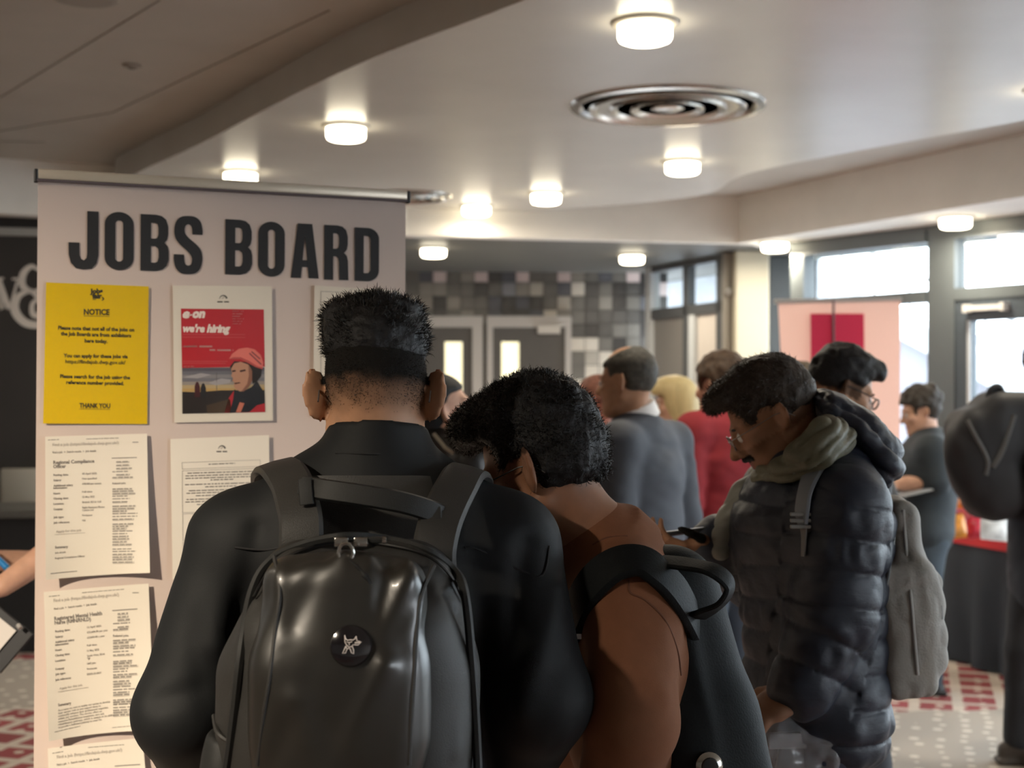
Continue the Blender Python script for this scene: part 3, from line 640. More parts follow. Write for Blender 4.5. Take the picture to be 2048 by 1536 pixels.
for c, x0, x1, yt, yb_ in (('J', 325, 468, 242, 519), ('O', 497, 636, 250, 522), ('B', 668, 803, 260, 529), ('S', 827, 964, 270, 540), ('B', 1072, 1201, 284, 546), ('O', 1229, 1356, 296, 553), ('A', 1385, 1518, 303, 562), ('R', 1543, 1659, 311, 571), ('D', 1688, 1804, 323, 577)):
    u0, za = buv(x0*SCc, 320+(yb_-1)*SCc); u1, _ = buv(x1*SCc, 320+yb_*SCc); _, zb_ = buv((x0+x1)/2*SCc, 320+yt*SCc); _, za = buv((x0+x1)/2*SCc, 320+yb_*SCc)
    me = curve2d(glyph(c)); wrapmesh(me, lambda x, y: bp(u0+(u1-u0)*x, za+(zb_-za)*y, .0015+.0025*math.sin((u0+(u1-u0)*x)*9+(za+(zb_-za)*y)*2)*math.sin((za+(zb_-za)*y)*3.1)-.003+.0012), 'letter', M_ink, ban)
# ---- papers
M_paper = mat('white_paper', (.70, .64, .54), .6); M_lam = mat('laminated_white', (.66, .60, .50), .22, coat=.6, bump=.25, bscale=14)
M_yel = mat('yellow_laminate', (.64, .43, .004), .25, coat=.5, bump=.2, bscale=12)
M_txt = mat('dark_text', (.045, .04, .036), .6); M_txt2 = mat('grey_text', (.20, .18, .16), .6); M_txt3 = mat('pale_grey_text', (.42, .38, .33), .6); M_txty = mat('notice_text', (.035, .028, .008), .5)
class Page:
    def __init__(s, tl, tr, bl, br, m, label, name='paper_notice', cat='notice', lift=0.0, crop=None, group=None):
        s.c = [buv(*q) for q in (tl, tr, bl, br)]; s.lift = lift; s.crop = crop
        p = s.pt(.5, 1); s.t = thing(name, p, label, cat, group); g = MB(); n = 14; v = []
        v = [s.pt(i/n, j/n) for i in range(n+1) for j in range(n+1)]; f = [(i*(n+1)+j, (i+1)*(n+1)+j, (i+1)*(n+1)+j+1, i*(n+1)+j+1) for i in range(n) for j in range(n)]
        g.add(v, f); g.add([q-BN*.0004 for q in v], f); o = g.build('sheet', m, s.t); o.data.shade_smooth()
        s.parts = {}
    def uz(s, a, b):                       # a across, b down
        c = s.c; return tuple((c[0][k]*(1-a)+c[1][k]*a)*(1-b)+(c[2][k]*(1-a)+c[3][k]*a)*b for k in (0, 1))
    def off(s, a, b):
        x = 2*a-1; return .0042+s.lift*(abs(x)**2.2)*(.25+.75*b**1.3)*(1.0 if x < 0 else .9)+s.lift*.12*b
    def pt(s, a, b, o=0): u, z = s.uz(a, b); return bp(u, z, s.off(a, b)+o)
    def ab(s, px, py):                     # picture point -> sheet coordinates
        if s.crop: px, py = s.crop[0]+px*s.crop[2], s.crop[1]+py*s.crop[2]
        u, z = buv(px, py); c = s.c; b = .5; a = .5
        for _ in range(6):
            l0 = c[0][0]*(1-b)+c[2][0]*b; l1 = c[1][0]*(1-b)+c[3][0]*b; a = (u-l0)/(l1-l0)
            t0 = c[0][1]*(1-a)+c[1][1]*a; t1 = c[2][1]*(1-a)+c[3][1]*a; b = (z-t0)/(t1-t0)
        return a, b
    def mb(s, key, m):
        if key not in s.parts: s.parts[key] = (MB(), m)
        return s.parts[key][0]
    def poly(s, key, m, pts, lay=1):
        v = [s.pt(*s.ab(*p), .0004+.0003*lay) for p in pts]; s.mb(key, m).add(v, [tuple(range(len(v)))])
    def line(s, key, m, x0, y0, x1, y1, w, lay=1):
        dx, dy = x1-x0, y1-y0; l = math.hypot(dx, dy); nx, ny = -dy/l*w/2, dx/l*w/2; N = max(1, int(l/70))
        for i in range(N):
            a, b_ = i/N, (i+1)/N; s.poly(key, m, [(x0+dx*a+nx, y0+dy*a+ny), (x0+dx*b_+nx, y0+dy*b_+ny), (x0+dx*b_-nx, y0+dy*b_-ny), (x0+dx*a-nx, y0+dy*a-ny)], lay)
    def bars(s, key, m, x0, y0, x1, y1, h, seed=0):   # a line of print too small to read: word-long dashes
        R = random.Random(seed); l = math.hypot(x1-x0, y1-y0); p = 0
        while p < l:
            w = min(R.uniform(2.0, 7.5)*h*.8, l-p); a, b_ = p/l, (p+w)/l
            s.line(key, m, x0+(x1-x0)*a, y0+(y1-y0)*a, x0+(x1-x0)*b_, y0+(y1-y0)*b_, h*.62); p += w+h*.7
    def text(s, key, m, st, x0, y0, x1, y1, h, bold=0, shear=0, ul=0, lay=1):
        me = text_me(st, bold, shear); xs = [v.co.x for v in me.vertices]; a, b_ = min(xs), max(xs); dx, dy = x1-x0, y1-y0; l = math.hypot(dx, dy); nx, ny = dy/l, -dx/l
        V = []
        for v in me.vertices:
            t = (v.co.x-a)/(b_-a); k = v.co.y/.66*h; V.append(s.pt(*s.ab(x0+dx*t+nx*k, y0+dy*t+ny*k), .0004+.0003*lay))
        s.mb(key, m).add(V, [tuple(p.vertices) for p in me.polygons]); bpy.data.meshes.remove(me)
        if ul: s.line(key, m, x0, y0+h*.28, x1, y1+h*.28, h*.09*ul, lay)
    def done(s):
        for k, (mb_, m) in s.parts.items():
            o = mb_.build(k, m, s.t)
            if k.split('_')[-1] in ('print', 'border', 'logo', 'lettering', 'rule', 'features', 'cloud', 'vent'): o['kind'] = 'stuff'
def text_me(st, bold=0, shear=0):
    cu = bpy.data.curves.new('t', 'FONT'); cu.body = st; cu.offset = .026*bold; cu.shear = shear; cu.resolution_u = 2; cu.fill_mode = 'FRONT'
    ob = bpy.data.objects.new('t', cu); C.objects.link(ob); bpy.context.view_layer.update()
    me = bpy.data.meshes.new_from_object(ob.evaluated_get(bpy.context.evaluated_depsgraph_get())); bpy.data.objects.remove(ob); bpy.data.curves.remove(cu); return me
# yellow notice
pg = Page((92, 565), (297, 573), (86, 847), (294, 848), M_yel, 'yellow laminated NOTICE sheet at the top left of the white banner', crop=(60, 540, 280/1344))
T = lambda st, x0, y0, x1, y1, h, ul=0, b=1.35: pg.text('print', M_txty, st, x0, y0, x1, y1, h, b, 0, ul)
T('NOTICE', 514, 428, 762, 432, 50, 1); T('Please note that not all of the jobs on', 268, 572, 998, 592, 34); T('the Job Boards are from exhibitors', 294, 628, 968, 648, 34); T('here today.', 522, 696, 742, 702, 34)
T('You can apply for these jobs via', 320, 838, 936, 848, 33); T('https://findajob.dwp.gov.uk/', 338, 895, 914, 906, 33, 0, .7); T('Please search for the job using the', 287, 1036, 958, 1050, 33); T('reference number provided.', 346, 1094, 900, 1106, 33)
T('THANK YOU', 472, 1322, 768, 1326, 42, 1); T('Jobs', 574, 226, 698, 222, 40, 0, 2.2); T('fair', 596, 274, 690, 272, 44, 0, 2.4); pg.line('print', M_txty, 690, 262, 708, 280, 12); pg.line('print', M_txty, 708, 280, 688, 294, 9); pg.line('print', M_txty, 600, 284, 632, 284, 6)
pg.done()
# energy firm's poster
pg = Page((345, 571), (543, 573), (348, 845), (545, 841), M_lam, 'laminated red recruitment poster with a helmeted woman, middle of the top row', name='poster', cat='poster', crop=(330, 540, 330/1536))
M_red = mat('poster_red', (.42, .020, .028), .3, coat=.6); M_wht = mat('poster_white', (.72, .62, .55), .35)
def Q(key, col, pts, lay=1): pg.poly(key, mat('print_'+key, col, .3, coat=.5), pts, lay)
Q('red_panel', (.42, .020, .028), [(145, 360), (915, 368), (920, 640), (925, 900), (155, 912)])
sky = [(.09, .085, .10), (.13, .125, .14), (.20, .19, .19), (.15, .145, .16), (.26, .23, .20), (.40, .30, .16), (.42, .27, .10)]
for i, c in enumerate(sky):
    y0, y1 = 912+i*32, 912+(i+1)*32; Q('sky_band', c, [(156, y0), (922, y0-6), (922, y1-6), (156, y1)], 1) if False else pg.poly('sky', mat('print_sky%d' % i, c, .3, coat=.5), [(156, y0), (922, y0-6), (922, y1-6), (156, y1)], 1)
    mbk = pg.parts.pop('sky'); pg.parts['sky_%d' % i] = mbk
Q('ground', (.022, .018, .016), [(157, 1133), (300, 1138), (520, 1120), (923, 1118), (928, 1322), (158, 1338)], 2)
Q('field', (.055, .036, .022), [(380, 1260), (600, 1200), (620, 1330), (390, 1334)], 3)
pg.poly('cloud', mat('print_cloud', (.30, .28, .28), .3), [(400, 1050), (520, 1010), (610, 1020), (600, 1050), (470, 1075)], 2); pg.poly('cloud', MATS['print_cloud'], [(160, 1000), (330, 960), (430, 975), (300, 1010)], 2)
pg.line('mast', mat('print_mast', (.10, .09, .09), .4), 476, 950, 478, 1130, 6, 2)
for x, y, c in ((296, 1045, (.05, .012, .012)), (352, 1058, (.016, .015, .015))): pg.poly('distant_worker_%d' % x, mat('print_worker%d' % x, c, .4), [(x-24, y+40), (x-12, y+4), (x, y-6), (x+12, y+4), (x+24, y+40), (x+28, y+140), (x-24, y+140)], 3)
Q('coat', (.36, .022, .03), [(550, 1330), (590, 1190), (640, 1120), (800, 1200), (925, 1235), (928, 1322)], 3)
Q('scarf', (.014, .015, .018), [(600, 1328), (630, 1200), (640, 1110), (700, 1140), (800, 1090), (850, 1030), (905, 1120), (925, 1200), (922, 1240), (850, 1260), (780, 1322)], 4)
Q('strap', (.45, .14, .09), [(655, 1324), (690, 1230), (735, 1240), (700, 1324)], 5)
Q('hair', (.016, .012, .010), [(600, 900), (640, 850), (800, 860), (900, 900), (890, 990), (850, 1040), (810, 1060), (800, 960), (690, 900), (612, 930)], 4)
Q('face', (.40, .205, .13), [(610, 920), (640, 870), (700, 855), (770, 880), (806, 940), (806, 1030), (780, 1080), (730, 1130), (690, 1130), (650, 1105), (636, 1085), (640, 1045), (622, 1030), (630, 1010), (612, 985), (620, 960)], 5)
Q('face_shade', (.22, .10, .065), [(770, 890), (806, 940), (806, 1030), (780, 1080), (730, 1130), (705, 1130), (760, 1060), (776, 980)], 6)
for e in ([(618, 935), (650, 930), (655, 945), (622, 952)], [(690, 935), (740, 925), (748, 940), (696, 952)], [(640, 1052), (690, 1045), (700, 1052), (645, 1064)]): Q('features', (.05, .022, .016), e, 7)
Q('helmet', (.62, .15, .12), [(590, 830), (620, 780), (680, 735), (760, 722), (830, 740), (885, 790), (910, 860), (905, 910), (850, 895), (780, 850), (700, 815), (630, 815)], 6)
for a in ([(800, 760), (880, 830)], [(780, 775), (890, 880)]): pg.line('helmet_vent', mat('print_vent', (.18, .05, .05), .4), *a[0], *a[1], 12, 7)
Q('helmet_rim', (.40, .07, .06), [(590, 830), (630, 812), (700, 812), (780, 848), (850, 893), (905, 912), (903, 925), (840, 905), (770, 868), (690, 830), (630, 830)], 7)
pg.text('lettering', M_wht, 'e', 160, 445, 228, 445, 76, 2.4, .25, 0, 2); pg.text('lettering', M_wht, 'on', 252, 444, 372, 442, 76, 2.2, .25, 0, 2); pg.line('lettering', M_wht, 232, 420, 246, 420, 14, 2)
pg.text('lettering', M_wht, "we're", 162, 575, 366, 578, 62, 2, .25, 0, 2); pg.text('lettering', M_wht, 'hiring', 384, 578, 604, 580, 66, 2.2, .25, 0, 2)
for k, (x0, y0, x1, y1, h) in enumerate(((160, 712, 436, 712, 26), (412, 745, 632, 748, 24), (166, 1292, 316, 1288, 28), (172, 1318, 510, 1314, 12), (172, 898, 266, 898, 10))): pg.bars('small_print', mat('print_pale', (.55, .36, .32), .4), x0, y0, x1, y1, h, k)
for k in range(6): pg.bars('small_print', mat('print_pale', (.55, .36, .32), .4), 624, 386+k*23, 730-(k % 3)*14, 386+k*23, 12, k)
for k, (y, x1) in enumerate(((600, 740), (626, 740), (850, 580), (868, 560))): pg.line('fine_rule', mat('print_rule', (.50, .10, .10), .4), 160, y, x1, y+2, 4, 2)
def arc_logo(x, y, s):
    q = [(x+s*math.cos(a), y-s*math.sin(a)) for a in np.linspace(math.pi, .15, 9)]
    for i in range(8): pg.line('logo', M_txt, *q[i], *q[i+1], s*(.12+.05*i))
    pg.bars('logo', M_txt, x-s*1.6, y+s*.75, x+s*1.6, y+s*.75, s*.55, 3); pg.line('logo', M_txt2, x-s*.3, y-s*.05, x+s*.3, y-s*.6, s*.1)
arc_logo(538, 272, 34); pg.done()
# third sheet, half behind the head
pg = Page((628, 571), (800, 582), (625, 834), (800, 838), M_lam, 'laminated white sheet with a thin ruled border, half hidden behind the short-haired man', crop=(330, 540, 330/1536))
for a in ([(1446, 200), (1446, 1310)], [(1446, 200), (2110, 230)], [(1420, 1310), (2110, 1320)]): pg.line('border', M_txt2, *a[0], *a[1], 4)
for k in range(9): pg.bars('print', M_txt, 1490, 330+k*70, 2050, 340+k*70, 22, k)
pg.done()
# vacancy printouts
pg = Page((90, 873), (293, 867), (90, 1157), (297, 1143), M_paper, 'printed vacancy sheet headed Regional Compliance Officer with curling lower corners', lift=.020, crop=(60, 850, 280/1303))
T = lambda st, x0, y0, x1, y1, h, m=M_txt, b=.4, ul=0: pg.text({M_txt: 'print', M_txt2: 'grey_print', M_txt3: 'faint_print'}[m], m, st, x0, y0, x1, y1, h, b, 0, ul)
pg.bars('print', M_txt2, 165, 138, 268, 134, 9, 1); pg.bars('print', M_txt2, 522, 130, 822, 120, 9, 2); pg.bars('print', M_txt3, 950, 160, 1004, 158, 12, 2)
T('Find a job (https://findajob.dwp.gov.uk/)', 208, 196, 822, 176, 26, M_txt3); T('Find a job  >  Search results  >  Job details', 208, 262, 614, 248, 18, M_txt2)
T('Regional Compliance', 214, 362, 597, 348, 30, b=1); T('Officer', 214, 400, 332, 396, 30, b=1)
for a, y, bb, yy in (('Posting date:', 472, '09 April 2025', 460), ('Salary:', 520, 'Not specified', 506), ('Additional salary', 570, '£38,000 per annum', 554), ('information:', 592, '', 0), ('Hours:', 642, 'Full time', 628), ('Closing date:', 690, '02 May 2025', 676), ('Location:', 738, 'Bristol, BS16 1LB', 724), ('Company:', 788, 'Right Business Phone', 774), ('', 0, 'Centre Ltd', 798), ('Job type:', 862, 'Permanent', 846), ('Job reference:', 912, 'N/A', 894)):
    if a: T(a, 215, y, 215+len(a)*10.8, y-len(a)*.35, 17, b=1)
    if bb: T(bb, 484, yy, 484+len(bb)*10.4, yy-len(bb)*.3, 16)
T('Apply for this job', 238, 996, 474, 984, 20, M_txt3); pg.line('faint_print', M_txt3, 226, 1014, 512, 1000, 4)
T('Summary', 228, 1142, 350, 1136, 22, b=1); T('Job details', 228, 1190, 328, 1184, 16); T('Regional Compliance Officer', 228, 1240, 508, 1224, 17); pg.bars('print', M_txt2, 186, 1370, 436, 1354, 8, 5); pg.line('print', M_txt2, 186, 1372, 436, 1356, 3)
def related(pg, x0, x1, ys, sl, head, k0):
    pg.line('print', M_txt, x0, ys[0], x1, ys[0]-sl*8, 7)
    R = random.Random(k0)
    for i, y in enumerate(ys[1:]):
        ind = 36 if i in (0, 1, 2, 4) else 0; w = R.uniform(.55, 1) if i > 4 else R.uniform(.5, .75)
        if i == 6: pg.text('print', M_txt, head, x0+6, y, x0+128, y-4, 16, .8); continue
        dark = i > 6 and (i-7) % 6 in (3, 4)
        pg.bars('print' if dark else 'grey_print', M_txt if dark else M_txt2, x0+6+ind, y-6, x0+6+ind+(x1-x0-ind)*w, y-6-sl*8*w, 13, k0+i)
        if not dark and i != 3: pg.line('grey_print', M_txt2, x0+6+ind, y+4, x0+6+ind+(x1-x0-ind)*w, y+4-sl*8*w, 2.5)
related(pg, 758, 990, [308, 348, 380, 410, 440, 468, 494, 550, 600, 622, 645, 668, 692, 720, 760, 784, 806, 830, 856, 882, 926, 948, 970, 992, 1016, 1040, 1064, 1090, 1116, 1158, 1180, 1206, 1232, 1254, 1280], .9, 'Related jobs', 11)
pg.done()
pg = Page((87, 1183), (296, 1166), (96, 1476), (306, 1455), M_paper, 'printed vacancy sheet headed Registered Mental Health Nurse, third in the left column', lift=.024, crop=(60, 1150, 280/1114))
pg.bars('print', M_txt2, 148, 166, 234, 158, 8, 1); pg.bars('print', M_txt2, 412, 138, 746, 110, 7, 2); pg.bars('print', M_txt3, 812, 138, 862, 136, 10, 2)
T('Find a job (https://findajob.dwp.gov.uk/)', 186, 210, 704, 162, 23, M_txt3); T('Find a job  >  Search results  >  Job details', 190, 272, 528, 234, 15, M_txt2)
T('Registered Mental Health', 192, 356, 572, 314, 28, b=1); T('Nurse (RMN/RNLD)', 194, 388, 482, 360, 28, b=1)
for a, y, bb, yy in (('Posting date:', 450, '12 April 2025', 420), ('Salary:', 494, '£32,600.00 per year', 460), ('Additional salary', 534, '£32600.00 a year', 502), ('information:', 556, '', 0), ('Hours:', 598, 'Full time', 564), ('Closing date:', 640, '12 May 2025', 606), ('Location:', 682, 'South West, BS10', 646), ('', 0, 'TJP', 668), ('Company:', 746, 'NHS Jobs', 708), ('Job type:', 786, 'Permanent', 750), ('Job reference:', 830, 'E0203-25-0017', 792)):
    if a: T(a, 198, y, 198+len(a)*9.0, y-len(a)*1.0, 15, b=1)
    if bb: T(bb, 452, yy, 452+len(bb)*8.7, yy-len(bb)*.95, 14)
T('Apply for this job', 230, 900, 414, 876, 17, M_txt3); pg.line('faint_print', M_txt3, 218, 918, 460, 888, 4)
T('Summary', 220, 1030, 324, 1018, 20, b=1)
for k, st in enumerate(('At Cygnet we want to enable our nurses to develop', 'their careers with us and support them to', 'continually enhance their professional expertise', 'within our services. Cygnet Bournemouth offers an', 'extensive Rehabilitation treatment, care and', 'rehabilitation pathway, which is unique in its ability', 'to provide a dedicated pathway to meet the')):
    if k == 0: st = 'As a nurse we want to enable our nurses to develop'
    if k == 3: st = 'within our services. The service offers an'
    T(st, 220, 1070+k*22, 220+len(st)*8.3, 1070+k*22-len(st)*1.25, 14, b=.3)
pg.bars('print', M_txt2, 190, 1228, 396, 1194, 7, 5); pg.bars('print', M_txt2, 650, 1208, 812, 1188, 7, 6)
related(pg, 652, 850, [280, 312, 338, 362, 390, 418, 438, 488, 524, 544, 570, 590, 614, 640, 690, 708, 730, 752, 772, 796, 816, 848, 870, 892, 914, 936, 956, 996, 1014, 1032, 1056, 1076, 1096, 1116], 1.9, 'Related jobs', 31)
pg.done()
pg = Page((95, 1495), (284, 1474), (103, 1790), (310, 1770), M_paper, 'lowest printed vacancy sheet of the left column, cut by the bottom edge', lift=.02, crop=(60, 1150, 280/1114))
pg.bars('print', M_txt2, 176, 1410, 262, 1398, 8, 1); pg.bars('print', M_txt2, 460, 1368, 746, 1344, 7, 2)
T('Find a job (https://findajob.dwp.gov.uk/)', 212, 1452, 730, 1396, 23, M_txt3); T('Find a job  >  Search results  >  Job details', 212, 1510, 552, 1464, 15, M_txt2); pg.line('print', M_txt, 672, 1515, 872, 1498, 7)
pg.done()
pg = Page((340, 878), (537, 870), (344, 1158), (540, 1146), M_paper, 'white sheet of boxed small print under an arc logo, beside the short-haired man', lift=.004, crop=(320, 860, 280/1344))
for (x0, y0, x1, y1) in ((208, 312, 956, 374), (210, 392, 958, 792), (214, 804, 960, 1058), (216, 1076, 962, 1240)):
    for a in ((x0, y0, x1, y0-26), (x0, y1, x1, y1-26), (x0, y0, x0+2, y1), (x1, y0-26, x1+2, y1-26)): pg.line('border', M_txt2, *a, 3)
arc_logo(590, 182, 32); pg.bars('print', M_txt, 462, 328, 716, 318, 11, 1)
for k, (y, x0, x1) in enumerate(((414, 260, 930), (440, 240, 930), (464, 240, 900), (478, 480, 700), (524, 236, 930), (544, 430, 740), (582, 272, 930), (606, 250, 900), (630, 340, 800), (666, 250, 930), (690, 238, 900), (714, 350, 800))): pg.bars('print', M_txt, x0, y, x1, y-(x1-x0)*.03, 12, k+40)
pg.done()
# ================================================================== people
UZ = Vector((0, 0, 1))
def head_sd(sd, o, f, l, u, s, nose=1.0, jaw=1.0, ear=1.0):
    q = lambda a, b, c: o+(l*a+f*b+u*c)*s
    ax = (l, f, u)
    sd.ell(q(0, -.012, .03), (.076*s, .097*s, .092*s), ax, .02)
    sd.ell(q(0, .035, -.045), (.058*s*jaw, .060*s, .075*s), ax, .03)
    for e in (-1, 1):
        sd.cone(q(e*.056*jaw, -.002, -.055), q(e*.022, .070, -.100), .018*s, .018*s, .03)
        sd.ell(q(e*.042, .066, -.026), (.024*s, .022*s, .018*s), ax, .02)
        sd.cone(q(e*.048, .070, .020), q(e*.010, .088, .016), .010*s, .009*s, .014)
    sd.ball(q(0, .076, -.106), .019*s, .025)
    for e in (-1, 1): sd.ball(q(e*.031, .098, -.004), .0165*s, .012, 's'); sd.ball(q(e*.031, .0795, -.005), .0125*s, .003)
    sd.cone(q(0, .090, .004), q(0, .112*nose, -.034), .0085*s, .0125*s, .012)
    for e in (-1, 1): sd.ball(q(e*.012, .100, -.040), .0085*s, .008)
    sd.ecap(q(-.017, .0905, -.064), q(.017, .0905, -.064), (.006*s, .006*s), (.006*s, .006*s), u, .006)
    sd.ecap(q(-.014, .0885, -.073), q(.014, .0885, -.073), (.007*s, .006*s), (.007*s, .006*s), u, .006)
    for e in (-1, 1):                       # ears: a thin tilted plate with a hollow
        a1 = (u*.96-f*.20+l*e*.16).normalized(); a2 = (l*e*.78-f*.62); a2 = (a2-a1*a2.dot(a1)).normalized(); a3 = a1.cross(a2)
        c = q(e*(.083+(ear-1)*.02), -.012, -.004); es = s*ear
        sd.ell(c, (.032*es, .0185*es, .0070*s), (a1, a2, a3), .006)
        sd.ell(c-a1*.008*s-a2*.002*s, (.014*s, .010*s, .008*s), (a1, a2, a3), .006)
        sg_ = 1 if a3.dot(l*e) > 0 else -1
        sd.ell(c+a3*sg_*.009*s+a1*.003*s, (.021*s, .010*s, .0065*s), (a1, a2, a3), .004, 's')
def hand_sd(sd, w, d, n, side, curl=.5, s=1.0, spread=.1):
    """wrist w, pointing d, palm facing n; side=+1 puts the thumb towards d x n"""
    d = Vector(d).normalized(); n = Vector(n); n = (n-d*n.dot(d)).normalized(); x = d.cross(n)*side
    sd.ecap(w, w+d*.05*s, (.027*s, .019*s), (.038*s, .015*s), x, .01); sd.ecap(w+d*.03*s, w+d*.085*s, (.034*s, .015*s), (.037*s, .0125*s), x, .01)
    for i, (off, L) in enumerate(((.030, .92), (.010, 1.0), (-.010, .95), (-.029, .76))):
        p = w+d*(.084 if i in (1, 2) else .077)*s+x*off*s; dd = (d+x*off*spread*12).normalized(); a = 0
        for k, (sl, r0, r1) in enumerate(((.044, .0092, .0085), (.027, .0085, .0078), (.021, .0078, .0066))):
            a += curl*(.75 if k == 0 else 1.0); dr = dd*math.cos(a)+n*math.sin(a); q = p+dr*sl*L*s
            sd.cone(p, q, r0*s, r1*s, .004); p = q
    p = w+d*.022*s+x*.026*s; dr = (d*.62+x*.72+n*.25).normalized()
    for k, (sl, r0, r1) in enumerate(((.040, .0135, .0105), (.031, .0105, .0092), (.025, .0092, .0075))):
        q = p+dr*sl*s; sd.cone(p, q, r0*s, r1*s, .006); p = q; dr = (dr*.85+d*.35+n*curl*.35-x*.1).normalized()
ALLP = {}
def human(key, label, at, yaw, H=1.74, J=None, head=None, sk=None, h=.009, g=1.0, top=None, legs=None, shoe=None, hands=None, stubble=None, child=True):
    s = H/1.74; J = dict(J or {}); head = dict(head or {})
    b0 = P(at[0], 900, at[1]); B = Vector((b0.x, b0.y, 0)); a = math.radians(yaw); F = Vector((-math.sin(a), math.cos(a), 0)); L = UZ.cross(F)
    w = lambda l, f, z: B+(L*l+F*f+UZ*z)*s
    D = dict(pelvis=w(0, 0, .94), neck=w(0, -.015, 1.45), shL=w(.175, -.01, 1.395), shR=w(-.175, -.01, 1.395), elL=w(.235, -.03, 1.11), elR=w(-.235, -.03, 1.11), wrL=w(.24, .08, .87), wrR=w(-.24, .08, .87),
             hipL=w(.085, 0, .91), hipR=w(-.085, 0, .91), knL=w(.095, .02, .49), knR=w(-.095, .02, .49), anL=w(.10, -.02, .085), anR=w(-.10, -.02, .085), head=w(0, .025, 1.605))
    D.update(J); j = D
    yw = math.radians(yaw+head.get('yaw', 0)); pt = math.radians(head.get('pitch', 8)); F2 = Vector((-math.sin(yw), math.cos(yw), 0))
    hf = (F2*math.cos(pt)-UZ*math.sin(pt)); hu = (UZ*math.cos(pt)+F2*math.sin(pt)); hl = hu.cross(hf)
    rl = math.radians(head.get('roll', 0)); hu, hl = hu*math.cos(rl)+hl*math.sin(rl), hl*math.cos(rl)-hu*math.sin(rl)
    hs = head.get('s', 1.0)*s; ho = j['head']
    t = thing('person', B, label, 'person', None)
    lat = (j['shL']-j['shR']); lat.z = 0; lat.normalize(); up = (j['neck']-j['pelvis'])
    sp = lambda k: j['pelvis']+up*k
    fw = lat.cross(UZ); fw = -fw if fw.dot(F) < 0 else fw
    def torso(sd, inf, z0=-.05, bulk=1.0, k=.04):
        q = g*s*bulk
        sd.ecap(sp(z0), sp(.30), (.158*q+inf, .112*q+inf), (.142*q+inf, .102*q+inf), lat, k)
        sd.ecap(sp(.30), sp(.66), (.142*q+inf, .102*q+inf), (.158*q+inf, .118*q+inf), lat, k)
        sd.ecap(sp(.66)+fw*.005, sp(.86)-fw*.012, (.158*q+inf, .118*q+inf), (.125*q+inf, .085*q+inf), lat, k)
        for e in ('shL', 'shR'): sd.cone(sp(.90)-fw*.012, j[e], .058*q+inf, .052*q+inf, k); sd.cone(sp(.70), j[e]+(sp(.7)-j[e])*.2, .075*q+inf, .05*q+inf, k)
        sd.cone(sp(.97)-fw*.01, sp(.90), .058*s+inf*.8, .075*s+inf, k)
    def arm(sd, e, inf, end=1.0, k=.02, rr=(.050, .041, .029)):
        sh, el, wr = j['sh'+e], j['el'+e], j['wr'+e]; q = g*s
        sd.cone(sh, el, rr[0]*q+inf, rr[1]*q+inf, k)
        if end > 0: sd.cone(el, el.lerp(wr, end), rr[1]*q+inf, rr[1]*q+inf+(rr[2]-rr[1])*end, k)
    def leg(sd, e, inf, end=1.0, k=.03):
        hp, kn, an = j['hip'+e], j['kn'+e], j['an'+e]; q = g*s
        sd.cone(hp, kn, .078*q+inf, .055*s+inf, k); sd.cone(kn, kn.lerp(an, end), .054*s+inf, .038*s+inf*1.1, k)
    sd = SD(); torso(sd, 0)
    for e in 'LR':
        arm(sd, e, 0); leg(sd, e, 0)
        sd.ecap(j['an'+e]-UZ*.035*s-F*.03, j['an'+e]-UZ*.05*s+F*.13*s, (.035*s, .035*s), (.04*s, .02*s), L, .02)
        hd = (hands or {}).get(e, {}); d_ = Vector(hd.get('d', j['wr'+e]-j['el'+e])).normalized(); n_ = Vector(hd.get('n', (L*(-1 if e == 'L' else 1))+F*.2))
        hand_sd(sd, j['wr'+e], d_, n_, hd.get('side', 1 if (d_.cross(n_)).dot(F) > 0 else -1), hd.get('curl', .45), hd.get('s', s), hd.get('spread', .1))
    head_sd(sd, ho, hf, hl, hu, hs, head.get('nose', 1), head.get('jaw', 1), head.get('ear', 1))
    nk = sp(.97); sd.cone(ho+(hf*-.022-hu*.05)*hs, nk.lerp(j['neck'], .7), .054*hs*head.get('nk', 1), .060*hs*head.get('nk', 1), .025)
    sd.cone(nk.lerp(j['neck'], .5), sp(.88), .06*s, .07*s, .03)
    def hq(V): 
        X = V-nv(ho); return X@nv(hl)/hs, X@nv(hf)/hs, X@nv(hu)/hs
    def lipf(V):
        a_, b_, c_ = hq(V); return ((np.abs(a_) < .024) & (b_ > .078) & (c_ < -.0585) & (c_ > -.080)).astype(float)*.8
    st = (lambda V: stubble(*hq(V), V)) if stubble else (lambda V: np.zeros(len(V)))
    netobj('body', sd, h, sk, t, 1, None, {'lip': lipf, 'stubble': st})
    ctx = dict(t=t, j=j, sp=sp, lat=lat, fw=fw, F=F, L=L, s=s, g=g, torso=torso, arm=arm, leg=leg, ho=ho, hf=hf, hl=hl, hu=hu, hs=hs, B=B, hq=hq, h=h)
    ctx['q'] = lambda a_, b_, c_: ho+(hl*a_+hf*b_+hu*c_)*hs
    if top:
        ts = SD(); inf = top.get('inf', .014); torso(ts, inf, top.get('hem', -.06), top.get('bulk', 1))
        for e in 'LR': arm(ts, e, top.get('arm', inf), top.get('end', 1.0), .025, top.get('rr', (.050, .041, .029)))
        if 'collar' in top: top['collar'](ts, ctx)
        amp = top.get('amp', .004)
        dp = top.get('disp') or (lambda V: amp*vnoise(V, 9, 3)+amp*.5*vnoise(V*np.array([1, 1, 1.7]), 19, 5))
        netobj(top.get('name', 'jacket'), ts, top.get('h', h), top['mat'], t, 1, (lambda V: dp(V, ctx)) if top.get('disp') else dp)
    lg = legs or {}
    ls = SD(); q = g*s
    ls.ecap(sp(-.12), sp(.12), (.16*q+.008, .115*q+.008), (.152*q+.008, .11*q+.008), lat, .04)
